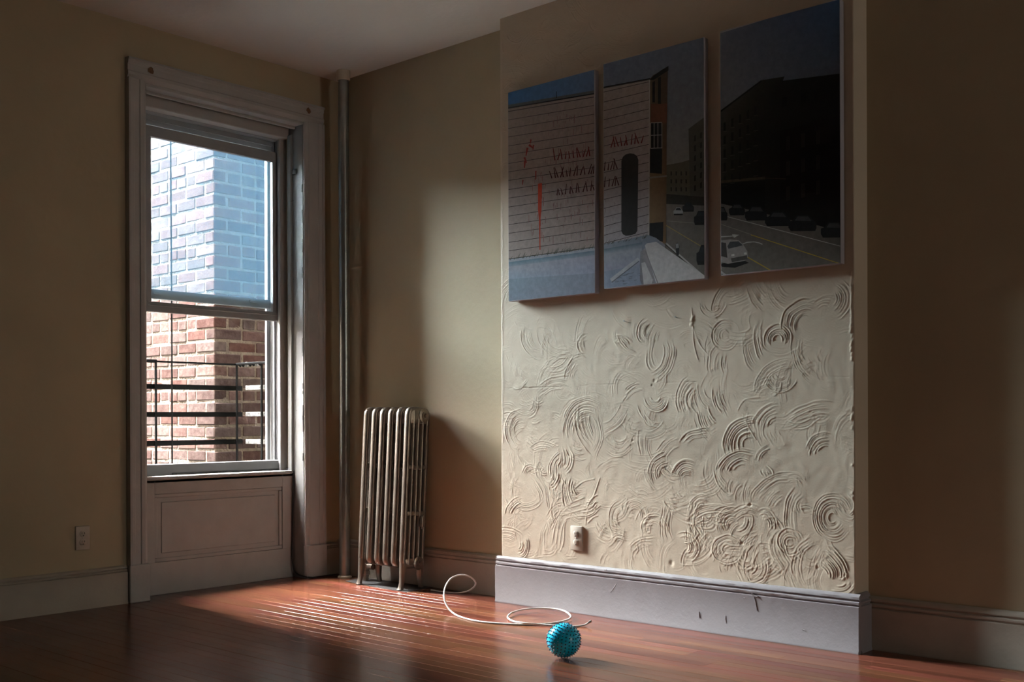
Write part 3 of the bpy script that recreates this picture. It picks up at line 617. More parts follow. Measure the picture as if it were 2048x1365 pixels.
for i in range(NSEC):
    if i == 0:
        s0 = obj('section', section_bm(True), 'silver', rad, smooth=50)
        o = s0
    else:
        o = s0.copy(); COL.objects.link(o); o.parent = rad
    o.location = (0, -PIT * i, 0)
    if i:                                                 # hubs that join neighbouring sections
        for z, xx in ((0.917, 0.012), (0.136, 0.012)):
            b2 = NB(); lathe(b2, [(0.030, -0.003), (0.033, 0.008), (0.033, 0.026), (0.030, 0.036)], (xx, -PIT * i + 0.0155, z), (0, 1, 0), 14); obj('hub', b2, 'silver', rad, smooth=40)
yl = -PIT * (NSEC - 1)
for z, nm in ((0.917, 'end_plug'), (0.136, 'end_plug')):
    b2 = NB(); lathe(b2, [(0.036, 0.0), (0.036, 0.006), (0.030, 0.010), (0.021, 0.011), (0.021, 0.015), (0.0125, 0.016)], (0.030, yl - 0.0165, z), (0, -1, 0), 24)
    lathe(b2, [(0.0125, 0.014), (0.0125, 0.027), (0.010, 0.029)], (0.030, yl - 0.0165, z), (0, -1, 0), 6); obj(nm, b2, 'silver', rad, smooth=35)
def leg_bm(y, front):
    bm = NB(); sgn = -1 if front else 1; R = []
    for z, xo, hw, hd in ((Z0 + 0.03, 0.062, 0.0185, 0.015), (0.075, 0.062, 0.017, 0.014), (0.035, 0.066, 0.0135, 0.010), (0.012, 0.072, 0.0135, 0.011), (0.0, 0.076, 0.018, 0.014)):
        R.append([bm.verts.new((sgn * xo + dx * hd, y + dy * hw, z)) for dx, dy in ((-1, -0.6), (-0.6, -1), (0.6, -1), (1, -0.6), (1, 0.6), (0.6, 1), (-0.6, 1), (-1, 0.6))])
    for a, b in zip(R[:-1], R[1:]):
        for k in range(8): bm.faces.new((a[k], a[(k + 1) % 8], b[(k + 1) % 8], b[k]))
    bm.faces.new(R[0]); bm.faces.new(R[-1][::-1]); return bm
for y in (0.0, yl):
    for fr in (True, False): obj('leg', leg_bm(y, fr), 'silver', rad, smooth=45)
b2 = NB(); lathe(b2, [(0.006, 0.0), (0.006, 0.012), (0.012, 0.014), (0.013, 0.030), (0.013, 0.052), (0.009, 0.066), (0.004, 0.070)], (0.034, yl - 0.029, 0.316), (0, 0, 1), 14)
lathe(b2, [(0.005, 0), (0.005, 0.03)], (0.034, yl - 0.003, 0.342), (0, -1, 0), 10); obj('air_vent', b2, 'silver', rad, smooth=40)
b2 = NB(); lathe(b2, [(0.018, 0.0), (0.018, 0.036), (0.024, 0.038), (0.024, 0.058), (0.020, 0.060), (0.020, 0.068), (0.026, 0.070), (0.026, 0.095), (0.016, 0.098), (0.016, 0.120), (0.022, 0.123), (0.022, 0.132)], (0.036, 0.075, 0.0), (0, 0, 1), 10)
lathe(b2, [(0.017, 0), (0.017, 0.06)], (0.036, 0.075, 0.085), (0, -1, 0), 12); obj('supply_valve', b2, 'silver', rad, smooth=30)
b2 = NB(); lathe(b2, [(0.008, 0.0), (0.008, 0.03), (0.013, 0.033), (0.013, 0.058), (0.009, 0.062)], (0.036, 0.075, 0.132), (0, 0, 1), 10); o = obj('valve_handle', b2, 'black', rad, smooth=40); o['label'] = 'black valve handle'
# thin grey sheet on the boards under the radiator
bm = NB(); prism(bm, [(-0.185, -0.27, 0.0003), (-0.03, -0.25, 0.0003), (-0.03, -0.80, 0.0003), (-0.235, -0.815, 0.0003), (-0.228, -0.60, 0.0003)], (0, 0, 0.0016))
tag(obj('floor_sheet', bm, 'patch'), 'thin grey sheet lying on the floor under the radiator', 'sheet')

# ------------------------------------------------------------------ wall sockets
def socket(name, label, face, loc):
    e = empty(name, loc); tag(e, label, 'wall socket', 'wall sockets')
    if face == 'y': e.rotation_euler = (0, 0, 0)           # plate faces -Y
    else: e.rotation_euler = (0, 0, RAD(-90))              # plate faces -X
    b2 = NB(); box(b2, -0.0345, 0.0345, -0.0085, 0.004, -0.0565, 0.0565, 0.0022, 2); obj('plate', b2, 'socket', e, smooth=50)
    for z in (0.0200, -0.0200):
        b2 = NB(); lathe(b2, [(0.0168, 0.0), (0.0168, 0.0105), (0.0155, 0.0115)], (0, 0, z), (0, -1, 0), 20)
        for v in b2.verts: v.co.z = z + max(-0.0140, min(0.0140, v.co.z - z))
        r = obj('receptacle', b2, 'socket', e, smooth=40)
        for xx, hh in ((-0.0063, 0.0048), (0.0063, 0.0040)):
            obj('slot', box(NB(), xx - 0.0013, xx + 0.0013, -0.0118, -0.0113, z + 0.003 - hh, z + 0.003 + hh), 'slot', r)
        b2 = NB(); lathe(b2, [(0.0026, 0.0113), (0.0026, 0.0118)], (0, 0, z - 0.0085), (0, -1, 0), 10); obj('slot', b2, 'slot', r)
    b2 = NB(); lathe(b2, [(0.0034, 0.008), (0.0034, 0.0095), (0.002, 0.0102)], (0, 0, 0), (0, -1, 0), 10); obj('screw', b2, 'steel', e)
    return e
socket('wall_socket', 'painted double wall socket on the chimney breast above the lilac skirting', 'x', (CX, -1.847, 0.343))
socket('wall_socket', 'double wall socket low on the dark wall left of the window', 'y', (-1.567, 0.0, 0.338))

# ------------------------------------------------------------------ nails in the plaster
def nail(label, px, py, dirn):
    c = at_x(px, py, CX - 0.018); c.x = CX
    e = empty('nail', c); tag(e, label, 'nail', 'nails in the chimney breast')
    b2 = NB(); tube(b2, [(0.006, 0, 0), (-0.020, dirn * 0.002, 0.004)], 0.0014, 8); obj('shank', b2, 'steel', e)
    b2 = NB(); lathe(b2, [(0.0035, 0), (0.0035, 0.0014)], (-0.020, dirn * 0.002, 0.004), (-1, 0, 0.15), 10); obj('head', b2, 'steel', e)
nail('bare nail in the plaster below the middle canvas, nearer the window', 1249, 644, 1)
nail('bare nail in the plaster below the gap right of the middle canvas', 1350, 636, -1)

# ------------------------------------------------------------------ printed canvases
class Print:
    def __init__(self, name, label, corners, shade):
        self.y0, self.y1, self.z0, self.z1 = corners      # y0 = right edge (nearer the room), y1 = left edge
        self.V, self.F, self.C = [], [], []; self.layer = 0
        yc = (self.y0 + self.y1) / 2
        self.e = empty(name, (CX, yc, self.z0)); tag(self.e, label, 'canvas print', 'canvas triptych')
        b2 = NB(); box(b2, -0.038, -0.0055, self.y0 - yc, self.y1 - yc, 0.0, self.z1 - self.z0, 0.003, 2)
        obj('stretched_canvas', b2, 'canvas', self.e, smooth=40)
        self.yc = yc
    def clip(self, P):
        def cut(P, k, lim, sg):
            out = []
            for i in range(len(P)):
                a, b = P[i - 1], P[i]; da, db = sg * (a[k] - lim), sg * (b[k] - lim)
                if da >= 0 and db >= 0: out.append(b)
                elif (da >= 0) != (db >= 0):
                    t = da / (da - db); c = tuple(a[j] + (b[j] - a[j]) * t for j in range(len(a)))
                    out.append(c)
                    if db >= 0: out.append(b)
            return out
        m = 0.0026
        for k, lim, sg in ((0, self.y0 + m, 1), (0, self.y1 - m, -1), (1, self.z0 + m, 1), (1, self.z1 - m, -1)):
            if P: P = cut(P, k, lim, sg)
        return P
    def poly(self, pts, col, new=True):                   # pts in photo pixels measured on the print; col one colour or one per corner
        if new: self.layer += 1
        cols = col if isinstance(col[0], (tuple, list)) else [col] * len(pts)
        P = []
        for (x, y), c in zip(pts, cols):
            w = at_x(x, y, -0.155); P.append((w.y, w.z) + tuple(c))
        P = self.clip(P)
        if len(P) < 3: return
        i0 = len(self.V)
        for p in P: self.V.append((-0.0381 - 0.00003 * self.layer, p[0] - self.yc, p[1] - self.z0)); self.C.append(p[2:5])
        self.F.append(list(range(i0, i0 + len(P))))
    def line(self, x0, y0, x1, y1, w, col, w2=None, new=False):
        w2 = w if w2 is None else w2
        dx, dy = x1 - x0, y1 - y0; L_ = math.hypot(dx, dy) or 1; nx, ny = -dy / L_, dx / L_
        self.poly([(x0 + nx * w / 2, y0 + ny * w / 2), (x1 + nx * w2 / 2, y1 + ny * w2 / 2), (x1 - nx * w2 / 2, y1 - ny * w2 / 2), (x0 - nx * w / 2, y0 - ny * w / 2)], col, new)
    def done(self):
        me = bpy.data.meshes.new('print')
        me.from_pydata(self.V, [], self.F)
        at = me.color_attributes.new('Col', 'FLOAT_COLOR', 'POINT')
        for i, c in enumerate(self.C): at.data[i].color = tuple(c) + (1,)
        me.materials.append(M['print'])
        bm_ = NB(); bm_.from_mesh(me)
        for f in bm_.faces:
            if f.normal.x > 0: f.normal_flip()
        bm_.to_mesh(me); bm_.free()
        o = bpy.data.objects.new('print', me); COL.objects.link(o); o.parent = self.e
WALLC = (0.25, 0.215, 0.195); LINEC = (0.045, 0.035, 0.035); RED = (0.115, 0.022, 0.020); DRED = (0.05, 0.014, 0.014); SKY1 = (0.035, 0.10, 0.23); SKY2 = (0.08, 0.12, 0.20)
pr_ = random.Random(5)

# first canvas: end wall of a clapboard house under a blue sky, red paint marks, snowy ledge
c1 = Print('canvas_print', 'canvas print nearest the window, white clapboard wall with red paint marks', (-1.985, -1.460, 1.463, 2.474), 1)
c1.poly([(1010, 170), (1200, 120), (1200, 190), (1010, 220)], [SKY1, SKY2, SKY2, SKY1])
c1.poly([(1010, 217), (1200, 186), (1200, 500), (1010, 525)], [WALLC, (0.22, 0.18, 0.165), (0.24, 0.195, 0.18), (0.265, 0.225, 0.21)])
c1.layer += 1
c1.line(1010, 213.5, 1200, 181.5, 5, (0.07, 0.075, 0.08)); c1.layer += 1; c1.line(1010, 217.5, 1200, 185.5, 2.6, (0.012, 0.012, 0.012)); c1.line(1113, 183, 1113, 196, 1.3, (0.01, 0.01, 0.012))
yl_ = [223, 240, 257, 274, 292, 309.6, 327, 344, 361, 379.4, 396.5, 414.3, 432.4, 449.5, 467, 485, 502]
yr_ = [194, 211, 228.6, 246.7, 265, 282, 300, 317, 335, 353, 371, 388.6, 406, 425, 442, 460, 478]
c1.layer += 1
for a, b in zip(yl_, yr_):
    s = (b - a) / 171.0; c1.line(1010, a - 8 * s, 1200, a + 182 * s, 1.1 if a > 230 else 1.6, LINEC)
c1.layer += 1
for k in range(150):                                      # thin rusty runs and specks
    x = pr_.gauss(1140, 22); y = pr_.uniform(225, 480); c1.line(x, y, x + pr_.uniform(-0.5, 0.5), y + pr_.uniform(2, 16), pr_.uniform(0.5, 1.3), (0.17, 0.10, 0.10))
for k in range(36):
    x = pr_.gauss(1078, 9); y = pr_.uniform(340, 470); c1.line(x, y, x, y + pr_.uniform(3, 18), pr_.uniform(0.5, 1.2), (0.20, 0.10, 0.09))
c1.layer += 1
c1.poly([(1076, 368), (1084, 366), (1084, 380), (1083, 420), (1081, 440), (1081, 500), (1079, 500), (1078, 440), (1076, 420)], (0.33, 0.045, 0.022))
for (x, y, x2, y2, w) in ((1062, 279, 1061, 287, 3), (1058, 290, 1066, 296, 5), (1055, 296, 1052, 312, 4), (1067, 290, 1066, 300, 3), (1049, 315, 1053, 326, 4), (1050, 322, 1049, 336, 4), (1072, 342, 1071, 360, 2.5), (1046, 360, 1045, 370, 2.5)):
    c1.line(x, y, x2, y2, w, (0.20, 0.028, 0.022), w * 0.5)
# rows of loose dark red brush strokes
def strokes(c, x0, x1, ya, yb, h, col, w):
    x = x0; k = 0
    while x < x1:
        t = (x - x0) / max(1, (x1 - x0)); y = ya + (yb - ya) * t; hh = h * pr_.uniform(0.55, 1.0); sl_ = pr_.choice((-0.35, -0.15, 0.1, 0.3))
        c.line(x, y + h * 0.5, x + sl_ * hh, y + h * 0.5 - hh, w, col, w * 0.55); x += pr_.uniform(4.5, 9.0); k += 1
c1.layer += 1
strokes(c1, 1110, 1184, 308, 299, 26, RED, 2.6); strokes(c1, 1104, 1192, 345, 335, 24, DRED, 2.4); strokes(c1, 1114, 1192, 380, 370, 22, DRED, 2.2)
SN1, SN2, SN3 = (0.24, 0.26, 0.30), (0.10, 0.17, 0.22), (0.25, 0.25, 0.31)
c1.poly([(1010, 519), (1080, 511), (1140, 504), (1200, 491), (1200, 505), (1010, 531)], SN1)
c1.poly([(1010, 526), (1200, 500), (1200, 514), (1010, 539)], [SN2, (0.11, 0.15, 0.20), SN1, SN1], True)
c1.poly([(1010, 535), (1200, 509), (1200, 555), (1010, 560)], [SN1, SN3, (0.22, 0.24, 0.32), (0.20, 0.25, 0.32)], True)
c1.poly([(1010, 559), (1200, 546), (1200, 600), (1010, 612)], [(0.17, 0.22, 0.265), (0.19, 0.205, 0.255), (0.17, 0.185, 0.235), (0.15, 0.185, 0.235)], True)
c1.layer += 1
for k in range(46):
    x = pr_.uniform(1016, 1188); y = 519 - (x - 1016) * 0.138; c1.line(x, y + 2, x + pr_.uniform(2, 9), y - pr_.uniform(2, 11), 0.9, (0.07, 0.075, 0.06), 0.4)
c1.line(1010, 519.5, 1200, 493, 1.5, (0.05, 0.055, 0.05))
c1.done()

# second canvas: the house corner, the street and far houses beyond, white parapet below
c2 = Print('canvas_print', 'middle canvas print, clapboard house corner and white parapet above a street', (-2.557, -2.033, 1.477, 2.487), 2)
c2.poly([(1200, 120), (1420, 65), (1420, 260), (1200, 260)], [(0.10, 0.13, 0.19), (0.10, 0.12, 0.16), (0.15, 0.16, 0.17), (0.15, 0.16, 0.17)])
c2.poly([(1300, 255), (1420, 255), (1420, 420), (1300, 420)], [(0.15, 0.16, 0.17), (0.15, 0.16, 0.17), (0.20, 0.20, 0.16), (0.20, 0.20, 0.16)])
FARB = (0.075, 0.07, 0.052)
c2.poly([(1330, 331), (1362, 325), (1382, 319), (1382, 418), (1330, 415)], FARB)
c2.poly([(1377, 258), (1381, 255), (1420, 226), (1420, 420), (1381, 415)], (0.055, 0.055, 0.046))
c2.layer += 1
for i in range(4):
    for j in range(4): c2.poly([(1341 + i * 10, 343 + j * 16), (1344 + i * 10, 343 + j * 16), (1344 + i * 10, 351 + j * 16), (1341 + i * 10, 351 + j * 16)], (0.025, 0.025, 0.02), False)
for i in range(2):
    for j in range(6): c2.poly([(1388 + i * 12, 272 - i * 6 + j * 20), (1392 + i * 12, 270 - i * 6 + j * 20), (1392 + i * 12, 282 - i * 6 + j * 20), (1388 + i * 12, 283 - i * 6 + j * 20)], (0.02, 0.02, 0.018), False)
c2.poly([(1330, 388), (1420, 395), (1420, 418), (1330, 414)], (0.028, 0.026, 0.022))
c2.poly([(1325, 408), (1420, 412), (1420, 580), (1325, 580)], [(0.14, 0.125, 0.11), (0.10, 0.095, 0.085), (0.12, 0.115, 0.10), (0.13, 0.12, 0.11)])
c2.layer += 1
c2.line(1330, 442, 1411, 448, 0.9, (0.22, 0.21, 0.18)); c2.line(1332, 451, 1411, 498, 1.6, (0.26, 0.20, 0.08)); c2.line(1331, 486, 1411, 556, 3.2, (0.36, 0.34, 0.33)); c2.line(1331, 489, 1409, 560, 2.0, (0.05, 0.045, 0.04))
def car(c, x0, y0, x1, y1, body, glass=(0.02, 0.022, 0.025)):
    w, h = x1 - x0, y1 - y0
    c.poly([(x0, y0 + h * 0.45), (x0 + w * 0.16, y0 + h * 0.35), (x0 + w * 0.30, y0), (x0 + w * 0.72, y0), (x0 + w * 0.90, y0 + h * 0.38), (x1, y0 + h * 0.5), (x1, y0 + h * 0.88), (x0 + w * 0.1, y1), (x0, y0 + h * 0.85)], body)
    c.poly([(x0 + w * 0.22, y0 + h * 0.38), (x0 + w * 0.33, y0 + h * 0.10), (x0 + w * 0.70, y0 + h * 0.10), (x0 + w * 0.83, y0 + h * 0.40)], glass)
    c.poly([(x0 + w * 0.02, y0 + h * 0.86), (x1, y0 + h * 0.84), (x1 - w * 0.04, y1 + h * 0.04), (x0 + w * 0.08, y1 + h * 0.06)], (0.012, 0.012, 0.012), False)
car(c2, 1365, 405, 1388, 423, (0.022, 0.022, 0.024)); car(c2, 1347, 415, 1366, 430, (0.26, 0.27, 0.28)); car(c2, 1388, 422, 1416, 449, (0.015, 0.015, 0.017)); car(c2, 1393, 490, 1424, 528, (0.016, 0.016, 0.018))
c2.layer += 1
c2.poly([(1351.5, 491), (1353, 486), (1357, 486), (1359, 493), (1358, 510), (1354, 512), (1352, 504)], (0.03, 0.03, 0.032), False); c2.layer += 1; c2.poly([(1352, 488), (1357, 487), (1358, 496), (1352, 497)], (0.22, 0.22, 0.23), False)
c2.poly([(1200, 176), (1301.5, 158), (1298, 474), (1200, 500)], [WALLC, WALLC, (0.28, 0.26, 0.275), (0.28, 0.26, 0.275)])
c2.layer += 1
ya_ = [185, 205, 222.5, 240.5, 258, 275.5, 293, 310.5, 328, 346, 364, 382, 400, 418, 436, 454, 472, 488]
yb_ = [163, 181, 199, 217, 235, 253, 270, 288, 306, 324, 341, 359, 376, 393.5, 411, 428, 446, 463]
for a, b in zip(ya_, yb_): c2.line(1205, a, 1300, b + 0.5, 1.1, LINEC)
c2.line(1205, 176, 1301, 158, 3.4, (0.05, 0.048, 0.045)); c2.layer += 1; c2.line(1205, 175, 1301, 157, 1.6, (0.01, 0.01, 0.01))
# brown street front with its cornice and windows
c2.poly([(1300, 158), (1306, 151), (1336, 134), (1334, 250), (1332, 488), (1297, 474)], [(0.09, 0.065, 0.04), (0.06, 0.045, 0.03), (0.05, 0.035, 0.025), (0.07, 0.04, 0.025), (0.13, 0.085, 0.045), (0.17, 0.115, 0.06)])
c2.poly([(1299, 160), (1307, 152), (1322, 141), (1337, 132), (1337, 141), (1308, 160)], (0.012, 0.012, 0.012))
c2.poly([(1302, 208), (1335, 207), (1334, 246), (1302, 246)], (0.10, 0.042, 0.025)); DK = (0.012, 0.012, 0.013)
c2.layer += 1
for q in ([(1305, 165), (1310, 162), (1310, 205), (1305, 205)], [(1316, 156), (1322, 153), (1322, 208), (1316, 208)], [(1301, 246), (1325, 245), (1324, 348), (1300, 346)], [(1299, 447), (1327, 444), (1326, 484), (1298, 474)]): c2.poly(q, DK, False)
c2.layer += 1
for x in (1301.5, 1308.5, 1316, 1324): c2.line(x, 246, x, 297, 1.1, (0.30, 0.29, 0.27))
for y in (246, 271, 297): c2.line(1301, y, 1324, y - 1, 1.1, (0.30, 0.29, 0.27))
c2.line(1298, 356, 1334, 352, 3.5, (0.14, 0.13, 0.11)); c2.line(1299.5, 160, 1298, 474, 1.8, (0.32, 0.30, 0.29))
c2.layer += 1
strokes(c2, 1222, 1290, 282, 272, 27, RED, 2.6); strokes(c2, 1209, 1236, 330, 326, 24, DRED, 2.4); strokes(c2, 1209, 1238, 364, 360, 22, DRED, 2.2)
for k in range(22):
    x = pr_.uniform(1210, 1290); y = pr_.uniform(230, 440); c2.line(x, y, x, y + pr_.uniform(2, 10), 0.6, (0.17, 0.12, 0.12))
# plain dark upright shape painted on the wall
c2.poly([(1243, 322), (1246, 314), (1252, 309), (1260, 307), (1268, 308), (1274, 312), (1277, 320), (1275, 462), (1271, 468), (1262, 471), (1252, 472), (1246, 469), (1243, 463)], (0.022, 0.021, 0.021))
# snowy ledge, brace and the white parapet
c2.poly([(1200, 490), (1250, 480), (1296, 470), (1312, 476), (1330, 490), (1330, 600), (1200, 600)], [(0.20, 0.22, 0.26), (0.16, 0.19, 0.23), (0.14, 0.17, 0.20), (0.16, 0.18, 0.22), (0.2, 0.2, 0.22), (0.16, 0.20, 0.28), (0.18, 0.22, 0.30)])
c2.poly([(1200, 500), (1285, 485), (1284, 498), (1200, 512)], [(0.10, 0.15, 0.19), (0.09, 0.13, 0.17), SN1, SN1]); c2.poly([(1200, 510), (1284, 497), (1282, 530), (1200, 545)], [SN1, SN1, (0.21, 0.22, 0.28), (0.23, 0.24, 0.31)])
c2.layer += 1
for k in range(20):
    x = pr_.uniform(1209, 1300); y = 488 - (x - 1209) * 0.16; c2.line(x, y + 2, x + pr_.uniform(2, 8), y - pr_.uniform(2, 9), 0.9, (0.06, 0.06, 0.05), 0.4)
for k in range(26):
    x = pr_.uniform(1225, 1290); y = pr_.uniform(545, 572); c2.line(x, y, x + pr_.uniform(3, 12), y - 1.5, 0.8, (0.09, 0.10, 0.12))
c2.line(1222, 561, 1278, 518, 7, (0.30, 0.31, 0.34)); c2.layer += 1; c2.line(1224, 565, 1278, 523, 2, (0.10, 0.11, 0.13))
c2.poly([(1281, 504), (1291, 496), (1312, 569), (1292, 590), (1280, 560)], [(0.19, 0.19, 0.21), (0.24, 0.23, 0.24), (0.22, 0.21, 0.22), (0.15, 0.15, 0.17), (0.13, 0.13, 0.15)])
c2.poly([(1290, 491), (1294, 487), (1313, 484), (1360, 517), (1409, 551), (1409, 566), (1320, 580), (1312, 566), (1296, 512)], [(0.40, 0.39, 0.40)] * 3 + [(0.42, 0.41, 0.41)] * 6)
c2.layer += 1; c2.line(1290, 500, 1318, 572, 2.0, (0.20, 0.19, 0.20)); c2.poly([(1283, 527), (1290, 524), (1306, 560), (1298, 590), (1290, 590)], (0.36, 0.35, 0.36))
c2.done()

# third canvas: dark street front opposite with a line of parked cars
c3 = Print('canvas_print', 'darkest canvas print farthest from the window, shadowed street front and parked cars', (-3.156, -2.632, 1.484, 2.493), 3)
c3.poly([(1430, 70), (1690, -10), (1690, 160), (1430, 250)], [(0.10, 0.11, 0.14), (0.025, 0.055, 0.12), (0.06, 0.075, 0.10), (0.14, 0.145, 0.15)])
BL = (0.022, 0.021, 0.017)
c3.poly([(1430, 229), (1441, 221), (1521, 161), (1569, 153), (1566, 161.5), (1690, 146), (1690, 480), (1430, 412)], [(0.04, 0.04, 0.034), (0.04, 0.04, 0.034), BL, BL, (0.013, 0.013, 0.012), (0.006, 0.006, 0.006), (0.005, 0.004, 0.004), (0.016, 0.015, 0.012)])
c3.layer += 1
c3.line(1436, 227, 1523, 162, 3, (0.010, 0.010, 0.010)); c3.poly([(1560, 262), (1690, 228), (1690, 420), (1560, 420)], (0.006, 0.005, 0.005), False)
c3.layer += 1
for i in range(5):
    xx = 1447 + i * 15.5
    for j in range(5):
        top = 246 - i * 8 + j * (27 + i * 0.8); c3.poly([(xx, top), (xx + 4.5, top - 2), (xx + 4.5, top + 15), (xx, top + 16)], (0.011, 0.011, 0.010), False)
        c3.line(xx - 2, top + 18, xx + 7, top + 17, 1.0, (0.055, 0.053, 0.045))
for i in range(3):
    for j in range(3): c3.poly([(1572 + i * 30, 274 + j * 50 - i * 6), (1580 + i * 30, 272 + j * 50 - i * 6), (1580 + i * 30, 300 + j * 50 - i * 6), (1572 + i * 30, 302 + j * 50 - i * 6)], (0.016, 0.013, 0.012), False)
for (x, y) in ((1565, 195), (1603, 188), (1628, 184)): c3.poly([(x, y), (x + 9, y - 1.5), (x + 9, y + 18), (x, y + 19)], (0.006, 0.006, 0.006), False)
c3.line(1442, 364, 1530, 356, 5, (0.05, 0.04, 0.025)); c3.line(1525, 356, 1572, 358, 2, (0.03, 0.022, 0.016)); c3.poly([(1436, 368), (1530, 361), (1530, 418), (1436, 410)], (0.008, 0.008, 0.007), False)
c3.poly([(1430, 405), (1500, 420), (1580, 440), (1640, 452), (1690, 470), (1690, 560), (1430, 580)], [(0.10, 0.09, 0.08), (0.10, 0.088, 0.078), (0.085, 0.072, 0.06), (0.075, 0.065, 0.055), (0.07, 0.06, 0.05), (0.13, 0.12, 0.105), (0.15, 0.14, 0.125)])
c3.layer += 1
c3.line(1452, 433, 1690, 495, 1.4, (0.30, 0.29, 0.27)); c3.line(1440, 448, 1504, 470, 1.0, (0.22, 0.20, 0.16)); c3.line(1502, 470, 1690, 531, 1.8, (0.34, 0.24, 0.04)); c3.line(1494, 514, 1548, 545, 2.0, (0.34, 0.24, 0.04)); c3.line(1438, 541, 1458, 556, 4, (0.32, 0.31, 0.30))
c3.line(1441, 474, 1472, 472, 2.0, (0.36, 0.35, 0.33)); c3.poly([(1464, 469), (1479, 470), (1468, 476)], (0.36, 0.35, 0.33), False)
for a, b in zip([(1484, 489), (1494, 485), (1508, 484), (1518, 486)], [(1494, 485), (1508, 484), (1518, 486), (1525, 489)]): c3.line(a[0], a[1], b[0], b[1], 2.0, (0.32, 0.31, 0.30))
CD = (0.012, 0.012, 0.013)
for q in ((1430, 414, 1455, 440), (1458, 408, 1490, 430), (1490, 412, 1534, 440), (1530, 423, 1581, 451), (1577, 430, 1633, 461), (1642, 444, 1692, 474)): car(c3, *q, CD, (0.035, 0.036, 0.036))
c3.poly([(1440, 528), (1486, 520), (1498, 526), (1470, 536), (1444, 534)], (0.014, 0.013, 0.012))
c3.poly([(1434, 488), (1442, 481), (1462, 479), (1478, 481), (1487, 490), (1495, 503), (1496, 515), (1490, 522), (1466, 526), (1456, 528), (1440, 524), (1434, 515)], (0.25, 0.235, 0.225))
c3.poly([(1455, 493), (1460, 484), (1477, 483), (1486, 491), (1470, 495), (1457, 498)], (0.05, 0.055, 0.06)); c3.poly([(1436, 492), (1443, 485), (1452, 486), (1455, 516), (1436, 511)], (0.05, 0.048, 0.046), False)
c3.poly([(1462, 517), (1494, 511), (1495, 519), (1464, 525)], (0.07, 0.065, 0.06)); c3.poly([(1463, 509), (1469, 508), (1469, 512), (1463, 513)], (0.5, 0.48, 0.45), False); c3.poly([(1488, 506), (1493, 505), (1494, 509), (1489, 510)], (0.5, 0.48, 0.45), False)
c3.done()

# ------------------------------------------------------------------ white aerial cable on the floor
Q = [(862, 1181, 0.004), (885, 1184.5, 0.004), (912, 1187, 0.004), (936, 1183, 0.018), (951, 1170, 0.056), (944, 1157, 0.092), (924, 1150.5, 0.115), (903, 1157, 0.118), (891, 1174, 0.100), (888, 1193, 0.070), (893, 1211, 0.036), (905, 1226, 0.009), (925, 1236, 0.004), (960, 1244, 0.004),
     (1010, 1248.5, 0.004), (1050, 1250.0, 0.004), (1090, 1248.5, 0.004), (1122, 1244, 0.005), (1140, 1237.5, 0.010), (1139, 1229.5, 0.016), (1123, 1221, 0.018), (1090, 1217.5, 0.018), (1050, 1219.5, 0.016), (1025, 1226, 0.012), (1015.5, 1235, 0.009), (1026, 1243, 0.009), (1050, 1247, 0.011), (1090, 1250.5, 0.005),
     (1130, 1253.5, 0.004), (1155, 1253, 0.004), (1170, 1250.5, 0.008), (1176, 1247, 0.015)]
P = [at_z(*q) for q in Q]
wc = empty('white_cable', P[13]); wc.location.z = 0.0; tag(wc, 'white aerial cable looping over the floor behind the blue ball', 'cable')
bm = NB(); tube(bm, catmull([p - wc.location for p in P], 7), 0.0041, 8); obj('cable_jacket', bm, 'white_cable', wc, smooth=60)
d_ = (P[-1] - P[-2]).normalized(); b2 = NB(); lathe(b2, [(0.0042, -0.002), (0.0042, 0.006), (0.0058, 0.007), (0.0058, 0.017), (0.0050, 0.018)], P[-1] - wc.location, d_, 6); o = obj('connector', b2, 'steel', wc); o['label'] = 'metal plug at the cable end'

# ------------------------------------------------------------------ spiky ball
BR = 0.0632
bc = at_z(1127.5, 1281, BR + 0.0045)
ball = empty('spiky_ball', (bc.x, bc.y, 0.0)); tag(ball, 'turquoise rubber massage ball with shade-darkened spikes on the floor', 'ball')
bm = NB(); bmesh.ops.create_uvsphere(bm, u_segments=48, v_segments=28, radius=BR); bmesh.ops.translate(bm, verts=bm.verts[:], vec=(0, 0, BR + 0.0045)); obj('shell', bm, 'teal', ball, smooth=80)
bm = NB(); NSP = 270; R3 = Matrix.Rotation(0.7, 3, 'X') @ Matrix.Rotation(0.4, 3, 'Y')
for k in range(NSP):
    z = 1 - 2 * (k + 0.5) / NSP; a = k * math.pi * (3 - math.sqrt(5)); s_ = math.sqrt(1 - z * z)
    n = R3 @ Vector((s_ * math.cos(a), s_ * math.sin(a), z)); lathe(bm, [(0.0031, -0.001), (0.0023, 0.0015), (0.0016, 0.0036), (0.0008, 0.0043)], n * BR + Vector((0, 0, BR + 0.0045)), n, 6)
o = obj('spikes', bm, 'teal_shaded', ball, smooth=50); tag(o, kind='stuff')

# ------------------------------------------------------------------ outside: brick wing, fire escape, wire, yard and far row
BX, BY = -0.215, 0.95                                      # near corner of the neighbouring wing
wing = empty('brick_building', (BX, BY, -4.0)); tag(wing, 'old red brick building corner close outside the window', 'building')
bm = NB(); box(bm, 0.0042, 5.2, 0.0042, 6.0, 0.0, 20.0); obj('mortar_wall', bm, 'mortar', wing)
BL_, BW_, BH_, CO = 0.200, 0.094, 0.0625, 0.0765
bvar = []
def brick_mesh(lx, ly, seed):
    bm = NB(); box(bm, -lx / 2, lx / 2, -ly / 2, ly / 2, -BH_ / 2, BH_ / 2, 0.005); R = random.Random(seed)
    for v in bm.verts: v.co += Vector((R.uniform(-1, 1), R.uniform(-1, 1), R.uniform(-1, 1))) * 0.0015
    me = bpy.data.meshes.new('brick'); bmesh.ops.recalc_face_normals(bm, faces=bm.faces[:]); bm.to_mesh(me); bm.free(); me.materials.append(M['brick']); return me
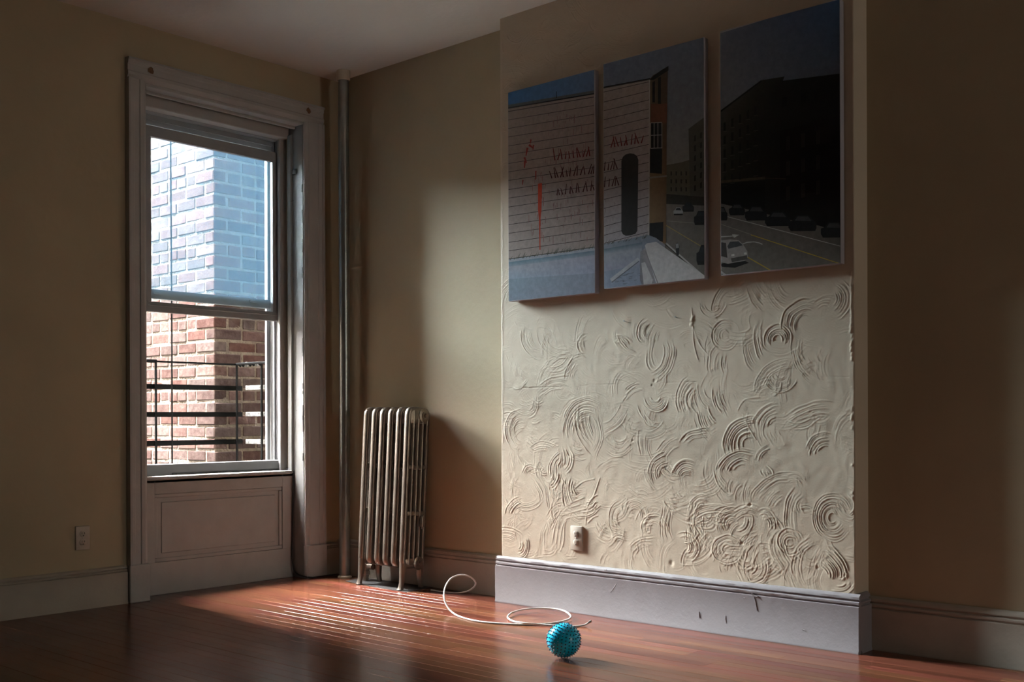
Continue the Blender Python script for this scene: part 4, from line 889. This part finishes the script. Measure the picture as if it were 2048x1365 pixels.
ALONG_Y = [brick_mesh(BW_, BL_, s) for s in range(4)]; ALONG_X = [brick_mesh(BL_, BW_, 10 + s) for s in range(4)]; HEAD = [brick_mesh(BW_, BW_, 20 + s) for s in range(3)]
spare = NB(); brg = random.Random(9); n_br = 0
def put(me, x, y, z, near):
    global n_br
    j = lambda a: brg.uniform(-a, a)
    loc = Vector((x + j(0.003), y + j(0.003), z + j(0.003)))
    if near and n_br < 299:
        o = bpy.data.objects.new('brick', me); COL.objects.link(o); o.parent = wing; o.location = loc; o.rotation_euler = (j(0.007), j(0.007), j(0.007)); n_br += 1
    else:
        b = NB(); b.from_mesh(me); bmesh.ops.translate(b, verts=b.verts[:], vec=loc); t = bpy.data.meshes.new('t'); b.to_mesh(t); b.free(); spare.from_mesh(t); bpy.data.meshes.remove(t)
ORDER = []
for row in range(52, 98):
    z = row * CO; zw = z - 4.0
    vis = 0.50 < zw < 2.85
    flem = (row % 6 == 0)
    if row % 2 == 0:
        put(brg.choice(ALONG_Y), BW_ / 2, BL_ / 2, z, vis); yy = BL_ + 0.012; xx = BW_ + 0.012
    else:
        put(brg.choice(ALONG_X), BL_ / 2, BW_ / 2, z, vis); yy = BW_ + 0.012; xx = BL_ + 0.012
    while yy < 1.5:
        if flem: put(brg.choice(HEAD), BW_ / 2, yy + BW_ / 2, z, vis and yy < 0.9); yy += BW_ + 0.012
        else: put(brg.choice(ALONG_Y), BW_ / 2, yy + BL_ / 2, z, vis and yy < 0.9); yy += BL_ + 0.012
    while xx < 0.9:
        if flem: put(brg.choice(HEAD), xx + BW_ / 2, BW_ / 2, z, vis and xx < 0.45); xx += BW_ + 0.012
        else: put(brg.choice(ALONG_X), xx + BL_ / 2, BW_ / 2, z, vis and xx < 0.45); xx += BL_ + 0.012
o = obj('brick_field', spare, 'brick', wing); tag(o, kind='stuff')

FY = 0.82
fe = empty('fire_escape', (-0.8, FY, 0.2)); tag(fe, 'black iron fire escape railing outside the window', 'fire escape')
def fpart(name, bm, material='iron', smooth=None):
    bmesh.ops.translate(bm, verts=bm.verts[:], vec=-fe.location); return obj(name, bm, material, fe, smooth)
xa = at_y(472, 800, FY).x; xl = at_y(310, 800, FY).x
RZ = [at_y(470, 777, FY).z, at_y(470, 829.5, FY).z, at_y(470, 884, FY).z]; TZ = at_y(475, 730, FY).z
fpart('top_rail', box(NB(), -1.78, xa + 0.012, FY - 0.012, FY + 0.012, TZ - 0.005, TZ + 0.005))
for z in RZ: fpart('rail', box(NB(), -1.78, xa + 0.045, FY - 0.004, FY + 0.004, z - 0.015, z + 0.015))
for xx in (xa, xl, xl - 0.56, xl - 1.0): fpart('baluster', box(NB(), xx - 0.005, xx + 0.005, FY - 0.014, FY - 0.004, 0.12, TZ))
fpart('splice_plate', box(NB(), xl - 0.06, xl + 0.008, FY - 0.014, FY + 0.014, TZ - 0.008, TZ + 0.012, 0.003))
# return of the railing back to the house wall
xr = xa + 0.050; SY0 = 0.31
fpart('top_rail', box(NB(), xa - 0.006, xa + 0.030, SY0, FY, TZ - 0.004, TZ + 0.010, 0.003), 'iron')
for k in range(7):
    yy_ = FY - 0.03 - 0.035 * k; lathe_bm = NB(); lathe(lathe_bm, [(0.004, -0.016), (0.012, -0.006), (0.014, 0.004), (0.008, 0.012)], (xa + 0.012 + brg.uniform(-0.004, 0.004), yy_, TZ), (brg.uniform(-0.3, 0.3), 0.1, 1), 7); fpart('paint_lump', lathe_bm, 'rust' if k % 3 == 2 else 'iron')
for z in RZ: fpart('rail', box(NB(), xa + 0.020, xa + 0.028, SY0, FY - 0.07, z - 0.013, z + 0.015, 0.002), 'rust')
c0 = at_x(525, 800, xa + 0.02)
fpart('baluster', box(NB(), xa + 0.009, xa + 0.019, c0.y - 0.005, c0.y + 0.005, 0.12, TZ))
b2 = NB()
for k in range(9): box(b2, -1.75, xa, 0.33 + k * 0.056, 0.33 + k * 0.056 + 0.030, 0.10, 0.118)
for xx in (-1.6, -0.8, xa - 0.05): box(b2, xx, xx + 0.03, 0.31, FY, 0.07, 0.10)
fpart('platform', b2)
b2 = NB()
for k in range(9): box(b2, -1.75, xa, 0.33 + k * 0.056, 0.33 + k * 0.056 + 0.030, 3.20, 3.218)
for xx in (-1.6, -0.8, xa - 0.05): box(b2, xx, xx + 0.03, 0.31, FY, 3.17, 3.20)
fpart('platform', b2)  # unseen upper landing, added to keep sky light off the bricks
c0, c1 = at_y(341, 280, 0.60), at_y(344, 930, 0.60)
bm = NB(); tube(bm, [(c0.x - 0.002, 0.60, 9.9), (c0.x, 0.60, 2.6), ((c0.x + c1.x) / 2 + 0.003, 0.60, 1.4), (c1.x, 0.60, 0.12), (c1.x, 0.60, -4.0)], 0.0046, 8)
tag(obj('hanging_wire', bm, 'iron', smooth=60), 'thin dark wire hanging straight down outside the window', 'wire')
bm = NB(); box(bm, -16, -1.8, 0.31, 4.0, -4.0, 4.6)  # unseen block added to cut sky light from this side and bounce some back
tag(obj('sky_block_wing', bm, 'wing'), 'unseen pale wing added beside the light well to block sky', kind='structure')
bm = NB(); box(bm, -22, 14, 13.0, 22.0, -4.0, 4.7)
tag(obj('row_opposite', bm, 'facade'), 'dark row of houses across the yard', kind='structure')
tag(obj('ground', box(NB(), -40, 20, 0.3, 60, -4.2, -4.0), 'ground'), 'paved yard far below the window', kind='structure')
